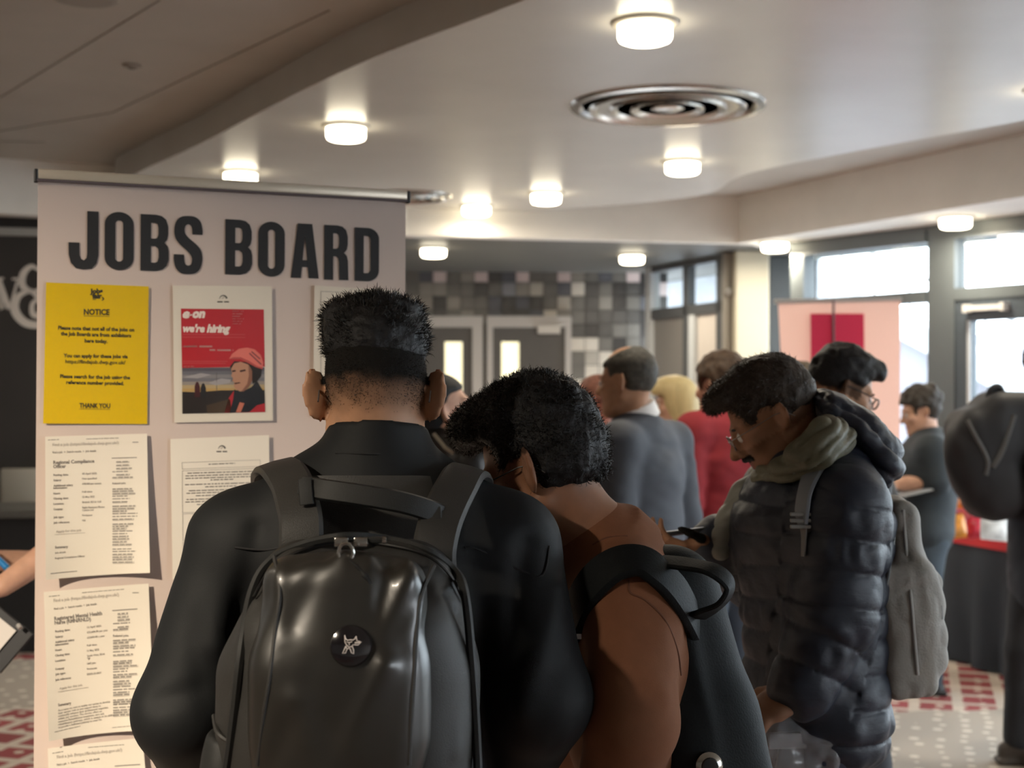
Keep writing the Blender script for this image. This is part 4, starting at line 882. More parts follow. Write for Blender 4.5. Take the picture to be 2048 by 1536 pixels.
    for e in 'LR': leg(ls, e, lg.get('inf', .018), .98)
    netobj('trousers', ls, max(h, .009), lg.get('mat') or mat('dark_denim', (.018, .020, .026), .8), t, 1, lambda V: .004*vnoise(V, 12, 2))
    ss = SD()
    for e in 'LR': 
        an = j['an'+e]; ss.ecap(an+F*(-.045)*s-UZ*.045*s, an+F*.15*s-UZ*.055*s, (.038*s, .038*s), (.045*s, .028*s), L, .02); ss.cone(an, an-UZ*.03, .046*s, .045*s, .02)
        ss.box(Vector((an.x, an.y, .012))+F*.055*s, (.047*s, .145*s, .012), (L, F, UZ), .01, .006)
    netobj('shoes', ss, max(h, .009), shoe or mat('black_shoe', (.012, .012, .012), .5), t, 1)
    ALLP[key] = ctx; return ctx
def hair(c, m, th=.02, name='hair', face=.058, front=.055, low=-.045, lk=.015, extra=None, cuts=None, disp=None, h=None, side=0.0, earcut=True, sc=(1, 1, 1)):
    sd = SD(); q = c['q']; s = c['hs']; ax = (c['hl'], c['hf'], c['hu'])
    sd.ell(q(0, -.012, .03), ((.076+th+side)*s*sc[0], (.097+th)*s*sc[1], (.092+th)*s*sc[2]), ax, .02)
    if extra: extra(sd, q, s, ax)
    sd.box(q(0, face+.15, front-.15), (.25*s, .15*s, .15*s), ax, .02, .02, 's')
    sd.box(q(0, 0, low-.1), (.25*s, .25*s, .1*s), ax, .01, lk, 's')
    if earcut:
        for e in (-1, 1): sd.ell(q(e*.088, .012, -.012), (.035*s, .040*s, .042*s), ax, .012, 's')
    if cuts: cuts(sd, q, s, ax)
    d = disp or (lambda V: .0025*vnoise(V, 60, 4)+.002*vnoise(V, 130, 6))
    return netobj(name, sd, h or min(c['h'], .008), m, c['t'], 1, d)
H_STR = mat('black_hair_strand', (.008, .0075, .007), .5, spec=.25); H_STB = mat('brown_hair_strand', (.030, .021, .015), .45, spec=.35)
def strands(c, name, m, n, L, comb, curl, w, keep=None, rise=.6, wt=None, fs=1.1):      # short locks rooted on the hair mesh, real ribbons
    o = [x for x in c['t'].children if x.name.split('.')[0] == name][0]; me = o.data; R_ = np.random.default_rng(5)
    V = np.zeros(len(me.vertices)*3); me.vertices.foreach_get('co', V); V = V.reshape(-1, 3)
    F = np.zeros(len(me.loops), np.int32); me.loops.foreach_get('vertex_index', F); F = F.reshape(-1, 4)
    nr = np.cross(V[F[:, 2]]-V[F[:, 0]], V[F[:, 3]]-V[F[:, 1]]); ar = np.linalg.norm(nr, axis=1); nr = nr/np.maximum(ar, 1e-9)[:, None]
    if wt is not None: ar = ar*wt(V[F].mean(1)+nv(c['t'].location))
    k = R_.choice(len(F), n, p=ar/ar.sum()); u, v = R_.random((2, n, 1)); p = (V[F[k, 0]]*(1-u)+V[F[k, 1]]*u)*(1-v)+(V[F[k, 3]]*(1-u)+V[F[k, 2]]*u)*v
    wp = p+nv(c['t'].location)
    if keep: s_ = keep(wp); p, k, wp = p[s_], k[s_], wp[s_]; n = len(p)
    g = nv(comb(c['q'])); g = g/np.linalg.norm(g); N_ = nr[k]
    field = np.stack([vnoise(wp, 30, s_) for s_ in (1, 2, 3)], 1)
    d = N_*rise+g*.6+field*fs+R_.normal(0, .25, (n, 3)); d -= N_*np.minimum(0, (d*N_).sum(1))[:, None]; d /= np.linalg.norm(d, axis=1)[:, None]
    ax = R_.normal(0, 1, (n, 3)); ax /= np.linalg.norm(ax, axis=1)[:, None]; Ls = L*R_.uniform(.5, 1.2, (n, 1)); S = 4; pts = [p-N_*.002]
    for i in range(S):
        pts.append(pts[-1]+d*Ls/S); d = d+np.cross(ax, d)*curl-N_*.18; d /= np.linalg.norm(d, axis=1)[:, None]
    side = np.cross(d, N_); side /= np.maximum(np.linalg.norm(side, axis=1), 1e-6)[:, None]; A = []
    for i, q in enumerate(pts): ww = w*(1-(i/S)**2*.9); A += [q+side*ww, q-side*ww]
    A = np.stack(A, 1).reshape(-1, 3); b0 = np.arange(n)[:, None]*(2*S+2)
    FF = np.concatenate([b0+np.array([2*i, 2*i+1, 2*i+3, 2*i+2]) for i in range(S)], 1).reshape(-1, 4)
    me2 = arr(bpy.data.meshes.new('hair_strands'), A, FF); o2 = link('hair_strands', me2, m, c['t']); me2.shade_smooth(); o2['kind'] = 'stuff'; return o2
def eyes(c):
    for e in (-1, 1):
        p = c['q'](e*.031, .0815, -.004); ax = None; A = c['hl'], c['hu'], c['hf']; s = c['hs']
        b = MB().lathe(p, [(.0125*s, .004*s), (.0105*s, .0075*s), (.006*s, .0112*s), (0, .0122*s)], 14, A); o = b.build('eye', mat('eye_white', (.6, .57, .53), .25), c['t'], smooth=True)
        MB().lathe(p, [(.0055*s, .0118*s), (0, .0128*s)], 12, A).build('iris', mat('dark_iris', (.02, .012, .008), .15), o)
        b = MB(); b.tube([c['q'](e*(.031+x), .0925-abs(x)*.25, .019-abs(x-.002)*.18) for x in (-.016, -.008, 0, .008, .016)], [.002*s, .003*s, .0034*s, .003*s, .0015*s], 6); b.build('eyebrow', mat('brow_hair', (.015, .012, .01), .8), c['t'])
def glasses(c, m, r=.0013, lens=(.021, .016), off=0.0):
    t, q, s = c['t'], c['q'], c['hs']; G = None
    b = MB()
    for e in (-1, 1):
        b.tube([q(e*.033+lens[0]*math.cos(k*math.pi/8), .108-abs(lens[0]*math.cos(k*math.pi/8)+.012*e*0)*.0, -.006+off+lens[1]*math.sin(k*math.pi/8)) for k in range(16)], r*1.3, 6, True)
        b.tube([q(e*.054, .106, .002+off), q(e*.072, .098, .003+off), q(e*.081, .05, .004+off), q(e*.083, .005, .006+off), q(e*.084, -.018, .002+off), q(e*.083, -.034, -.018+off)], r, 6)
    b.tube([q(-.012, .109, -.003+off), q(0, .112, .0+off), q(.012, .109, -.003+off)], r, 6)
    fr = b.build('glasses', m, t)
    for e in (-1, 1):
        l = MB().lathe(q(e*.033, .108, -.006+off), [(lens[0]*s, 0), (lens[0]*.6*s, .0015), (0, .002)], 16, (c['hl'], c['hu']*(lens[1]/lens[0]), c['hf'])); l.build('lens', glassm('spectacle_lens', (.97, .97, .97)) if 'lensm' not in MATS else MATS['lensm'], fr)
        MATS.setdefault('lensm', bpy.data.materials['spectacle_lens'])
SK_BR = skin('skin_brown', (.30, .150, .085)); SK_LB = skin('skin_light_brown', (.40, .215, .125)); SK_FA = skin('skin_fair', (.56, .32, .22)); SK_DB = skin('skin_deep_brown', (.20, .092, .050)); SK_RD = skin('skin_ruddy', (.42, .17, .12))
def hairmat(n, c, r=.6): return mat(n, c, r, spec=.25, noise=.35, nscale=70, bump=.5, bscale=160)
H_BLK = hairmat('black_hair', (.010, .0095, .010)); H_BRN = hairmat('dark_brown_hair', (.030, .021, .015)); H_GRY = hairmat('grey_brown_hair', (.11, .085, .06)); H_BLO = mat('blonde_hair', (.66, .53, .27), .45, spec=.3, noise=.10, nscale=14, stretch=(3, 3, .5))
M_frame_dk = mat('dark_spectacle_frame', (.012, .011, .011), .3); M_frame_mt = mat('metal_spectacle_frame', (.22, .19, .17), .3, metal=.7)
# ---------------------------------------------------------------- man with the glossy black backpack
M_soft = mat('black_softshell', (.0052, .0062, .0070), .68, spec=.25, bump=.12, bscale=900)
def collar1(ts, c):
    a, b = P(757, 990, 2.10), P(757, 856, 2.118); ts.ecap(a, b, (.100, .088), (.074, .086), c['lat'], .012, flat=True)
def disp1(V, c):
    # soft folds: a few long creases on the sleeves, fine unevenness elsewhere
    d = .0035*vnoise(V, 7, 3)+.002*vnoise(V, 16, 4)
    for a, b, w, am in ((P(520, 1060, 2.05), P(470, 1260, 2.05), .018, -.010), (P(470, 1080, 2.0), P(430, 1290, 2.02), .022, .008), (P(1050, 1090, 2.05), P(1010, 1290, 2.0), .02, -.010), (P(1120, 1180, 2.05), P(1040, 1420, 2.0), .022, .010), (P(1010, 1240, 2.0), P(985, 1420, 2.0), .02, -.008),
                        (P(1080, 1090, 2.0), P(900, 1075, 1.98), .006, -.004), (P(480, 1090, 2.0), P(620, 1080, 1.98), .006, -.003), (P(370, 1250, 2.0), P(420, 1400, 2.0), .02, -.008), (P(300, 1400, 2.0), P(420, 1380, 2.0), .018, -.007)):
        a = nv(a); b = nv(b); ab = b-a; t = np.clip((V-a)@ab/(ab@ab), 0, 1); dd = np.linalg.norm(V-a-t[:, None]*ab, axis=1); d = d+am*np.exp(-(dd/w)**2)
    return d
def fade1(a, b, c, V): return np.clip((c+.042-(.008*vnoise(V, 60, 2)))/.058, 0, 1)*(np.abs(a) < .082)*(b < .06)*((c > .012) | (np.abs(a) < .075))
m1 = human('m1', 'man seen from behind with short faded hair, wearing the glossy backpack over a black jacket', (735, 2.13), 3, 1.70,
    J=dict(neck=P(757, 915, 2.13), shL=P(478, 1090, 2.12), shR=P(1012, 1088, 2.12), elL=P(368, 1420, 2.08), elR=P(1083, 1400, 2.08), wrL=P(470, 1660, 2.30), wrR=P(960, 1640, 2.32), head=P(752, 788, 2.12), pelvis=P(735, 1640, 2.12)),
    head=dict(pitch=10, yaw=-3, s=1.02, nk=.94, ear=1.3), sk=SK_LB, h=.005, g=1.05, top=dict(mat=M_soft, inf=.022, arm=.026, hem=-.1, h=.006, collar=collar1, disp=disp1, name='softshell_jacket', rr=(.052, .046, .036)), stubble=fade1, hands={'L': dict(n=(0, 0, 1)), 'R': dict(n=(0, 0, 1))})
def ex1(sd, q, s, ax):
    sd.ell(q(0, -.004, .066), (.0865*s, .104*s, .078*s), ax, .02); sd.ell(q(.052, .0, .112), (.030*s, .07*s, .028*s), ax, .02); sd.ell(q(-.01, .0, .128), (.06*s, .07*s, .022*s), ax, .02)
hair(m1, H_BLK, .0065, low=.024, lk=.03, extra=ex1, h=.004, disp=lambda V: (.003*vnoise(V, 45, 4)+.003*vnoise(V*np.array([1, 1, 1.4]), 90, 6))*np.clip((V[:, 2]-1.57)/.05, 0, 1)-.0135*np.clip((1.640-V[:, 2])/.055, 0, 1), earcut=False)
strands(m1, 'hair', H_STR, 9000, .016, lambda q: q(0, .5, 1)-q(0, 0, 0), .5, .0007, lambda V: V[:, 2] > 1.585)
strands(m1, 'body', H_STR, 45000, .0045, lambda q: q(0, -.1, -.5)-q(0, 0, 0), .2, .0005, rise=.35, fs=.3, wt=lambda V: fade1(*m1['hq'](V), V)**1.5*(V[:, 2] < 1.63))
glasses(m1, M_frame_mt)
# ---------------------------------------------------------------- man in the brown sweatshirt
M_brown = mat('rust_sweatshirt', (.165, .070, .036), .9, spec=.2, noise=.06, nscale=40, bump=.15, bscale=700)
def collar2(ts, c):
    ts.ecap(P(1224, 1116, 2.27), P(1194, 1066, 2.255), (.088, .092), (.072, .078), c['lat'], .010, flat=True)
def disp2(V, c):
    d = .003*vnoise(V, 9, 3)
    for a, b, w, am in ((P(1340, 1270, 2.05), P(1290, 1330, 2.0), .02, .012), (P(1360, 1330, 2.05), P(1270, 1370, 2.0), .014, -.010), (P(1345, 1390, 2.05), P(1260, 1290, 2.0), .016, .010), (P(1210, 1300, 2.0), P(1190, 1500, 2.0), .014, -.007), (P(1330, 1430, 2.0), P(1230, 1480, 2.0), .016, -.008), (P(1330, 1470, 2.0), P(1220, 1530, 2.0), .016, .007), (P(1260, 1165, 2.05), P(1360, 1290, 2.05), .004, -.003)):
        a = nv(a); b = nv(b); ab = b-a; t = np.clip((V-a)@ab/(ab@ab), 0, 1); dd = np.linalg.norm(V-a-t[:, None]*ab, axis=1); d = d+am*np.exp(-(dd/w)**2)
    return d
def st2(a, b, c, V): return (((c < -.05+.25*np.maximum(0, .05-b)) & (b > .005) & (c < -.045)).astype(float)*.5+((c > .02) & (b < .02))*.8)
m2 = human('m2', 'man with thick black hair and glasses in a rust brown sweatshirt, head bowed', (1310, 2.33), 62, 1.70,
    J=dict(neck=P(1190, 1078, 2.27), shL=P(1268, 1200, 2.14), shR=P(1150, 1150, 2.45), elL=P(1262, 1440, 2.11), elR=P(1180, 1400, 2.62), wrL=P(1215, 1660, 2.2), wrR=P(1120, 1540, 2.75), head=P(1082, 935, 2.28), pelvis=P(1330, 1640, 2.33)),
    head=dict(pitch=23, yaw=6, s=1.03, ear=1.22), sk=SK_DB, h=.005, top=dict(mat=M_brown, inf=.016, arm=.022, hem=-.08, h=.006, collar=collar2, disp=disp2, name='sweatshirt', rr=(.054, .047, .036)), stubble=st2)
def ex2(sd, q, s, ax):
    sd.ell(q(0, -.002, .072), (.088*s, .110*s, .083*s), ax, .02); sd.ell(q(.0, .072, .100), (.068*s, .050*s, .040*s), ax, .025); sd.ell(q(0, -.066, .02), (.066*s, .040*s, .072*s), ax, .03)
hair(m2, H_BLK, .012, low=-.055, face=.040, front=.066, extra=ex2, h=.004, disp=lambda V: .004*vnoise(V, 50, 4)+.004*np.abs(vnoise(V, 95, 6)))
strands(m2, 'hair', H_STR, 16000, .016, lambda q: q(0, .6, .6)-q(0, 0, 0), .9, .0007)
glasses(m2, M_frame_dk, r=.0012)
# ---------------------------------------------------------------- man in the navy puffer jacket
def puffmat(n, c): return mat(n, c, .52, spec=.35, noise=.1, nscale=6, bump=.3, bscale=55, stretch=(1, 1, 2.2))
M_puff = puffmat('navy_puffer_nylon', (.015, .019, .030)); M_olive = puffmat('olive_lining', (.105, .10, .065))
def disp3(V, c):
    j = c['j']; arms = np.full(len(V), 9.0); ta = np.zeros(len(V)); tot = 0
    for e in 'LR':
        acc = 0
        for a, b in ((j['sh'+e], j['el'+e]), (j['el'+e], j['wr'+e])):
            a = nv(a); b = nv(b); ab = b-a; l = np.linalg.norm(ab); t = np.clip((V-a)@ab/(l*l), 0, 1); dd = np.linalg.norm(V-a-t[:, None]*ab, axis=1); k = dd < arms
            ta = np.where(k, acc+t*l, ta); arms = np.where(k, dd, arms); acc += l
    p0, ax = nv(c['sp'](0)), nv(c['sp'](1)-c['sp'](0)); ax = ax/np.linalg.norm(ax); tt = (V-p0)@ax
    u = np.where(arms < .115, ta, -tt+.02)+.008*vnoise(V, 8, 5)+.05*((V-p0)@nv(c['fw']))*(arms >= .115)
    s = np.abs(np.sin(math.pi*u/.066))
    w = .006*np.sin((V@nv(c['fw'])*95)+6*vnoise(V, 11, 8))*vnoise(V, 13, 9)*(s**.7)
    return .0105*s**.38-.008+w*.8+.003*vnoise(V*np.array([1, 1, .6]), 38, 2)*s
def st3(a, b, c, V):
    return ((np.abs(a) < .034) & (b > .078) & (c < -.045) & (c > -.060)).astype(float)*.95+((np.abs(a) < .03) & (b > .06) & (c < -.085)).astype(float)*.75+((c < -.03) & (b > .01)).astype(float)*.28+((c > -.035) & (c < .04) & (b < -.02)).astype(float)*.35
m3 = human('m3', 'man in a navy quilted puffer jacket and thin glasses looking down at his phone', (1640, 2.92), 82, 1.72,
    J=dict(neck=P(1622, 905, 2.93), shL=P(1690, 1010, 2.76), shR=P(1560, 990, 3.12), elL=P(1668, 1225, 2.74), elR=P(1520, 1150, 3.14), wrL=P(1598, 1384, 2.72), wrR=P(1432, 1085, 3.02), head=P(1546, 832, 2.92), pelvis=P(1630, 1340, 2.92)),
    head=dict(pitch=31, yaw=3, s=.97, nose=1.03), sk=SK_BR, h=.0055, g=1.06, stubble=st3,
    top=dict(mat=M_puff, inf=.030, arm=.032, hem=-.20, h=.005, disp=disp3, name='puffer_jacket', rr=(.054, .048, .030), end=.93), legs=dict(mat=mat('navy_trousers', (.020, .025, .045), .8)),
    hands={'L': dict(d=(-.85, -.12, -.42), n=(-.1, .3, -1), curl=.8, s=1.2), 'R': dict(d=(-.95, -.15, -.10), n=(.1, .2, 1), curl=.62, s=1.0, side=-1)})
def ex3(sd, q, s, ax):
    sd.ell(q(0, .004, .066), (.075*s, .103*s, .068*s), ax, .02); sd.ell(q(.005, .080, .084), (.060*s, .034*s, .032*s), ax, .03)
hair(m3, H_BRN, .006, low=-.020, face=.066, front=.066, lk=.03, extra=ex3, h=.004, disp=lambda V: .0025*vnoise(V, 55, 4)+.003*np.abs(vnoise(V*np.array([1, 1, 2.0]), 80, 6)), earcut=False, cuts=lambda sd, q, s, ax: [sd.ell(q(e*.088, .020, -.010), (.034*s, .034*s, .040*s), ax, .02, 's') for e in (-1, 1)])
strands(m3, 'hair', H_STB, 14000, .015, lambda q: q(0, .9, .15)-q(0, 0, 0), .45, .0007, rise=.12, fs=.6)
glasses(m3, M_frame_mt, r=.0011); eyes(m3)
mo = SD()
for e in (-1, 1): mo.cone(m3['q'](0, .100, -.051), m3['q'](e*.028, .086, -.058), .0065, .004, .006)
netobj('moustache', mo, .003, H_BLK, m3['t'])
# hood, lining collar and lapel of the puffer jacket
def quilt(V): u = (V[:, 0]*.8+V[:, 2]*.9); return .012*np.sqrt(np.abs(np.sin(u*55+1.5*vnoise(V, 9, 2))))-.006+.003*vnoise(V, 60, 3)
hd = SD(); a3 = (P(1790, 935, 2.9)-P(1630, 812, 2.9)).normalized(); b3 = Vector((0, 1, 0)); c3 = a3.cross(b3)
hd.ell(P(1705, 868, 2.92), (.100, .125, .052), (a3, b3, c3), .02); hd.ell(P(1640, 818, 2.94), (.042, .115, .035), (a3, b3, c3), .03); hd.ell(P(1745, 925, 2.9), (.055, .11, .050), (a3, b3, c3), .03); hd.ell(P(1620, 842, 2.93), (.040, .092, .050), (a3, b3, c3), .02, 's')
netobj('hood', hd, .0055, M_puff, m3['t'], 1, quilt)
cl = SD()
for pts in ([P(1566, 940, 2.80), P(1612, 905, 2.75), P(1650, 868, 2.76), P(1672, 852, 2.86)], [P(1566, 940, 2.80), P(1535, 955, 2.90), P(1530, 950, 3.0)], [P(1585, 940, 2.78), P(1640, 905, 2.74), P(1680, 880, 2.80)]): cl.chain(pts, [.020, .027, .030, .026][:len(pts)], .02)
netobj('lining_collar', cl, .005, M_olive, m3['t'], 1, lambda V: .009*np.sqrt(np.abs(np.sin(V@np.array([70, 30, -95.])+1.2*vnoise(V, 12, 4))))-.005+.004*vnoise(V, 34, 2))
lp = SD(); lp.chain([P(1512, 950, 2.99), P(1488, 985, 2.99), P(1466, 1030, 2.99), P(1450, 1075, 2.99), P(1442, 1100, 2.98)], [.012, .020, .026, .026, .022], .03)
netobj('lapel', lp, .005, mat('grey_olive_nylon', (.15, .15, .125), .5, bump=.3, bscale=55), m3['t'], 1, lambda V: .005*np.sqrt(np.abs(np.sin(V[:, 2]*62+1.5*vnoise(V, 14, 3))))-.003+.003*vnoise(V, 30, 4))
MB().tube([P(1583, 948, 2.765), P(1610, 935, 2.745), P(1640, 920, 2.735), P(1672, 910, 2.74)], .004, 6).build('zip', mat('dull_metal', (.20, .20, .19), .4, metal=.6), m3['t'])
# ---------------------------------------------------------------- people further back
M_suit = mat('slate_suit', (.060, .068, .085), .75, noise=.08, nscale=10); M_suit_r = M_suit
def collar4(ts, c): pass
m4 = human('m4', 'balding grey-haired man in a slate blue suit jacket with a white collar', (1288, 5.0), 52, 1.70, J=dict(head=P(1254, 762, 4.97), neck=P(1270, 850, 5.0)),
    head=dict(pitch=4, yaw=12, s=1.02), sk=SK_LB, h=.008, g=1.12, top=dict(mat=M_suit, inf=.020, arm=.022, hem=-.30, amp=.006, name='suit_jacket'))
def bald(sd, q, s, ax): sd.ell(q(0, .045, .14), (.062*s, .085*s, .075*s), ax, .012, 's')
hair(m4, hairmat('salt_pepper_hair', (.06, .055, .045)), .008, low=-.05, face=.045, front=.05, cuts=bald, disp=lambda V: .002*vnoise(V, 60, 4))
eyes(m4)
cc = SD(); cc.ecap(P(1276, 838, 5.0), P(1268, 808, 4.99), (.085, .082), (.072, .074), m4['lat'], .01, flat=True); netobj('shirt_collar', cc, .007, mat('white_shirt', (.75, .72, .68), .7), m4['t'])
m5 = human('m5', 'ruddy bald person in a striped top, half hidden behind the suit jacket', (1192, 5.9), 60, 1.60, J=dict(head=P(1190, 806, 5.9)), head=dict(pitch=-8, yaw=10, s=1.08), sk=SK_RD, h=.009, top=dict(mat=None or mat('striped_top', (.42, .40, .34), .8), inf=.014, name='striped_top', hem=-.1))
nt = MATS['striped_top'].node_tree; tc = nt.nodes.new('ShaderNodeTexCoord'); wv = nt.nodes.new('ShaderNodeTexWave'); wv.bands_direction = 'Z'; wv.inputs['Scale'].default_value = 6.2
rp = nt.nodes.new('ShaderNodeValToRGB'); rp.color_ramp.interpolation = 'CONSTANT'; rp.color_ramp.elements[0].color = (.04, .042, .045, 1); rp.color_ramp.elements[1].color = (.46, .43, .36, 1); rp.color_ramp.elements[1].position = .42
nt.links.new(tc.outputs['Object'], wv.inputs[0]); nt.links.new(wv.outputs[0], rp.inputs[0]); nt.links.new(rp.outputs[0], nt.nodes['Principled BSDF'].inputs['Base Color'])
hair(m5, hairmat('cropped_red_hair', (.20, .085, .06)), .003, low=.0, face=.04, front=.06, disp=lambda V: .001*vnoise(V, 60, 4))
m6 = human('m6', 'blonde woman with bobbed hair in a pale patterned blouse behind the suit jacket', (1362, 6.6), 75, 1.64, J=dict(head=P(1350, 806, 6.6)), head=dict(pitch=6, yaw=15, s=1.0), sk=SK_FA, h=.009, top=dict(mat=mat('patterned_blouse', (.55, .56, .55), .8, noise=.7, nscale=28), inf=.014, name='blouse', hem=-.2))
def bob(sd, q, s, ax): sd.ell(q(0, -.03, -.03), (.094*s, .088*s, .125*s), ax, .03); sd.ell(q(0, .03, .075), (.085*s, .085*s, .06*s), ax, .03)
hair(m6, H_BLO, .016, low=-.135, face=.062, front=.045, extra=bob, earcut=False, disp=lambda V: .0015*vnoise(V*np.array([1, 1, .15]), 40, 4)); eyes(m6)
m7 = human('m7', 'brown-haired person in a red sweater just left of the puffer jacket', (1450, 5.6), 35, 1.74, J=dict(head=P(1440, 770, 5.6)), head=dict(pitch=5, yaw=10, s=1.0), sk=SK_FA, h=.009, g=1.05, top=dict(mat=mat('red_sweater', (.30, .022, .030), .85, noise=.1, nscale=20), inf=.018, name='sweater', hem=-.1, amp=.006), legs=dict(mat=mat('blue_jeans', (.07, .09, .12), .85)))
hair(m7, hairmat('tousled_brown_hair', (.07, .045, .03)), .02, low=-.05, disp=lambda V: .006*vnoise(V, 40, 4))
m8 = human('m8', 'young man with a swept black quiff and glasses in front of the pink banner', (1690, 4.1), -80, 1.70, J=dict(head=P(1680, 778, 4.1), neck=P(1650, 880, 4.1)), head=dict(pitch=22, yaw=-2, s=1.0), sk=SK_LB, h=.008, top=dict(mat=mat('black_jacket', (.015, .016, .018), .7), inf=.02, name='jacket', hem=-.1),
    stubble=lambda a, b, c, V: ((c > -.02) & (b < .045)).astype(float)*.75)
def quiff(sd, q, s, ax): sd.ell(q(0, .005, .075), (.074*s, .100*s, .062*s), ax, .03); sd.ell(q(0, .080, .088), (.050*s, .030*s, .026*s), ax, .04)
hair(m8, H_BLK, .005, low=-.03, lk=.03, face=.060, front=.062, extra=quiff, disp=lambda V: .005*vnoise(V, 45, 4)+.003*vnoise(V, 80, 2)); glasses(m8, M_frame_dk, r=.002); eyes(m8)
m9 = human('m9', 'grey-haired person mostly hidden behind the young man with the quiff, light trousers below', (1668, 6.1), 20, 1.70, J=dict(head=P(1606, 782, 6.1), neck=P(1625, 860, 6.1), anR=P(1745, 1500, 6.1), knR=P(1735, 1330, 6.1)), head=dict(pitch=5, yaw=-70), sk=SK_FA, h=.010, top=dict(mat=mat('drab_coat', (.10, .10, .10), .8), inf=.02, name='coat', hem=-.2), legs=dict(mat=mat('light_grey_trousers', (.30, .30, .30), .8)))
hair(m9, H_GRY, .012, low=-.05)
m10 = human('m10', 'short-haired woman in a black T-shirt reading a tablet beside the snack table', (1846, 7.3), 84, 1.62, g=1.30,
    J=dict(head=P(1840, 822, 7.3), neck=P(1858, 880, 7.3), wrL=P(1806, 968, 7.15), elL=P(1872, 960, 7.1), wrR=P(1808, 1000, 7.4), elR=P(1862, 985, 7.5), shL=P(1862, 905, 7.12), shR=P(1855, 900, 7.5)),
    head=dict(pitch=14, yaw=6, s=1.03), sk=SK_FA, h=.009, top=dict(mat=mat('black_tshirt', (.022, .030, .036), .8), inf=.022, end=0, arm=.026, hem=-.08, name='tshirt', bulk=1.06), legs=dict(mat=mat('slate_jeans', (.035, .05, .065), .8), inf=.03),
    hands={'L': dict(d=(-1, .1, -.1), n=(0, .6, -.8), curl=.3), 'R': dict(d=(-1, -.1, .0), n=(0, -.2, 1), curl=.3)})
def curls(sd, q, s, ax): sd.ell(q(0, -.03, .07), (.092*s, .105*s, .07*s), ax, .03)
hair(m10, hairmat('greying_dark_hair', (.045, .038, .032)), .018, low=-.06, face=.05, front=.052, extra=curls, disp=lambda V: .008*vnoise(V, 40, 4)); eyes(m10)
m11 = human('m11', 'man in a dark coat cut off by the right edge, carrying a bulky black backpack', (2092, 5.9), -95, 1.80, J=dict(anL=P(2036, 1480, 5.85), knL=P(2046, 1300, 5.85)), sk=SK_LB, h=.010, g=1.1, top=dict(mat=mat('navy_coat', (.020, .025, .034), .8), inf=.03, hem=-.45, name='coat', amp=.006), legs=dict(mat=mat('black_trousers', (.016, .018, .022), .8)), shoe=mat('brown_shoe', (.045, .036, .028), .5))
hair(m11, H_BRN, .015)
m12 = human('m12', 'dark-haired woman in a black leather jacket between the two nearest men', (885, 4.4), -50, 1.66, J=dict(head=P(884, 822, 4.4)), head=dict(pitch=-16, yaw=-22, roll=0, s=1.0), sk=SK_FA, h=.008, top=dict(mat=mat('black_leather', (.016, .015, .014), .35), inf=.018, name='leather_jacket', amp=.006))
def pony(sd, q, s, ax): sd.ell(q(0, -.06, -.06), (.06*s, .05*s, .13*s), ax, .03)
hair(m12, H_BLK, .008, low=-.15, face=.012, front=.048, extra=pony, disp=lambda V: .001*vnoise(V, 40, 4)); eyes(m12)
MB().tube([P(868, 868, 4.28), P(890, 895, 4.24), P(918, 915, 4.22), P(940, 940, 4.22)], .006, 6).build('zip', mat('zip_brass', (.4, .36, .28), .3, metal=.8), m12['t'])
m13 = human('m13', 'bare-armed person leaning behind the left edge of the white banner', (270, 3.9), 60, 1.66, J=dict(shL=P(210, 990, 3.75), elL=P(130, 1085, 3.55), wrL=P(5, 1172, 3.45), elR=P(170, 1130, 3.9), wrR=P(-20, 1120, 3.75)), sk=SK_FA, h=.008, top=dict(mat=mat('dark_polo', (.02, .02, .025), .8), end=0, inf=.016, name='polo_shirt'),
    hands={'L': dict(d=(-.8, 0, -.5), n=(.2, .3, -.9), curl=.5), 'R': dict(d=(-1, 0, 0), n=(0, 0, -1), curl=.7)})
hair(m13, H_BRN, .015)
# ================================================================== bags, straps, table and small things
from mathutils.bvhtree import BVHTree
bpy.context.view_layer.update()
def part(ctx, name):
    return [o for o in ctx['t'].children if o.name.split('.')[0] == name][0] if isinstance(ctx, dict) else ctx
BV = {}
def onto(o, px, py, lift=.0, D=None):        # the point of a mesh seen at a pixel, lifted off along its normal; D where the ray misses
    if o.name not in BV:
        me = o.data; M = Matrix.Translation(o.parent.location if o.parent else o.location); BV[o.name] = BVHTree.FromPolygons([M @ v.co for v in me.vertices], [tuple(p.vertices) for p in me.polygons])
    d = ray(px, py).normalized(); h, n, i, dist = BV[o.name].ray_cast(CAMP, d)
    if h is None or (D and abs((h-CAMP).dot(CR @ Vector((0, 0, -1)))-D) > .15): p = P(px, py, D); return p, -d
    if n.dot(d) > 0: n = -n
    return h+n*lift, n
def strap(o, pts, w, t, lift, name, m, parent, sub=5, blend=.5):
    ps, ns = [], []
    for q in pts:
        if isinstance(q, Vector): ps.append(q); ns.append(ns[-1] if ns else Vector((0, -1, 0))); continue
        p, n = onto(o, q[0], q[1], lift, q[2] if len(q) > 2 else None)
        if len(q) > 3: p = P(*q[:3]); n = Vector(q[3])
        ps.append(p); ns.append(n)
    PS = smooth_pts(ps, sub); NS = smooth_pts(ns, sub)
    NS = [n.normalized() for n in NS]
    ww = w if not hasattr(w, '__len__') else list(np.interp(np.linspace(0, len(w)-1, len(PS)), range(len(w)), w))
    return MB().ribbon(PS, NS, ww, t).build(name, m, parent, smooth=True)
def ridges(V, L):
    d = np.zeros(len(V))
    for a, b, w, am in L:
        a = nv(a); b = nv(b); ab = b-a; t = np.clip((V-a)@ab/(ab@ab), 0, 1); dd = np.linalg.norm(V-a-t[:, None]*ab, axis=1); d = d+am*np.exp(-(dd/w)**2)*(1-.5*t)
    return d
AX = (Vector((1, 0, 0)), Vector((0, 1, 0)), UZ)
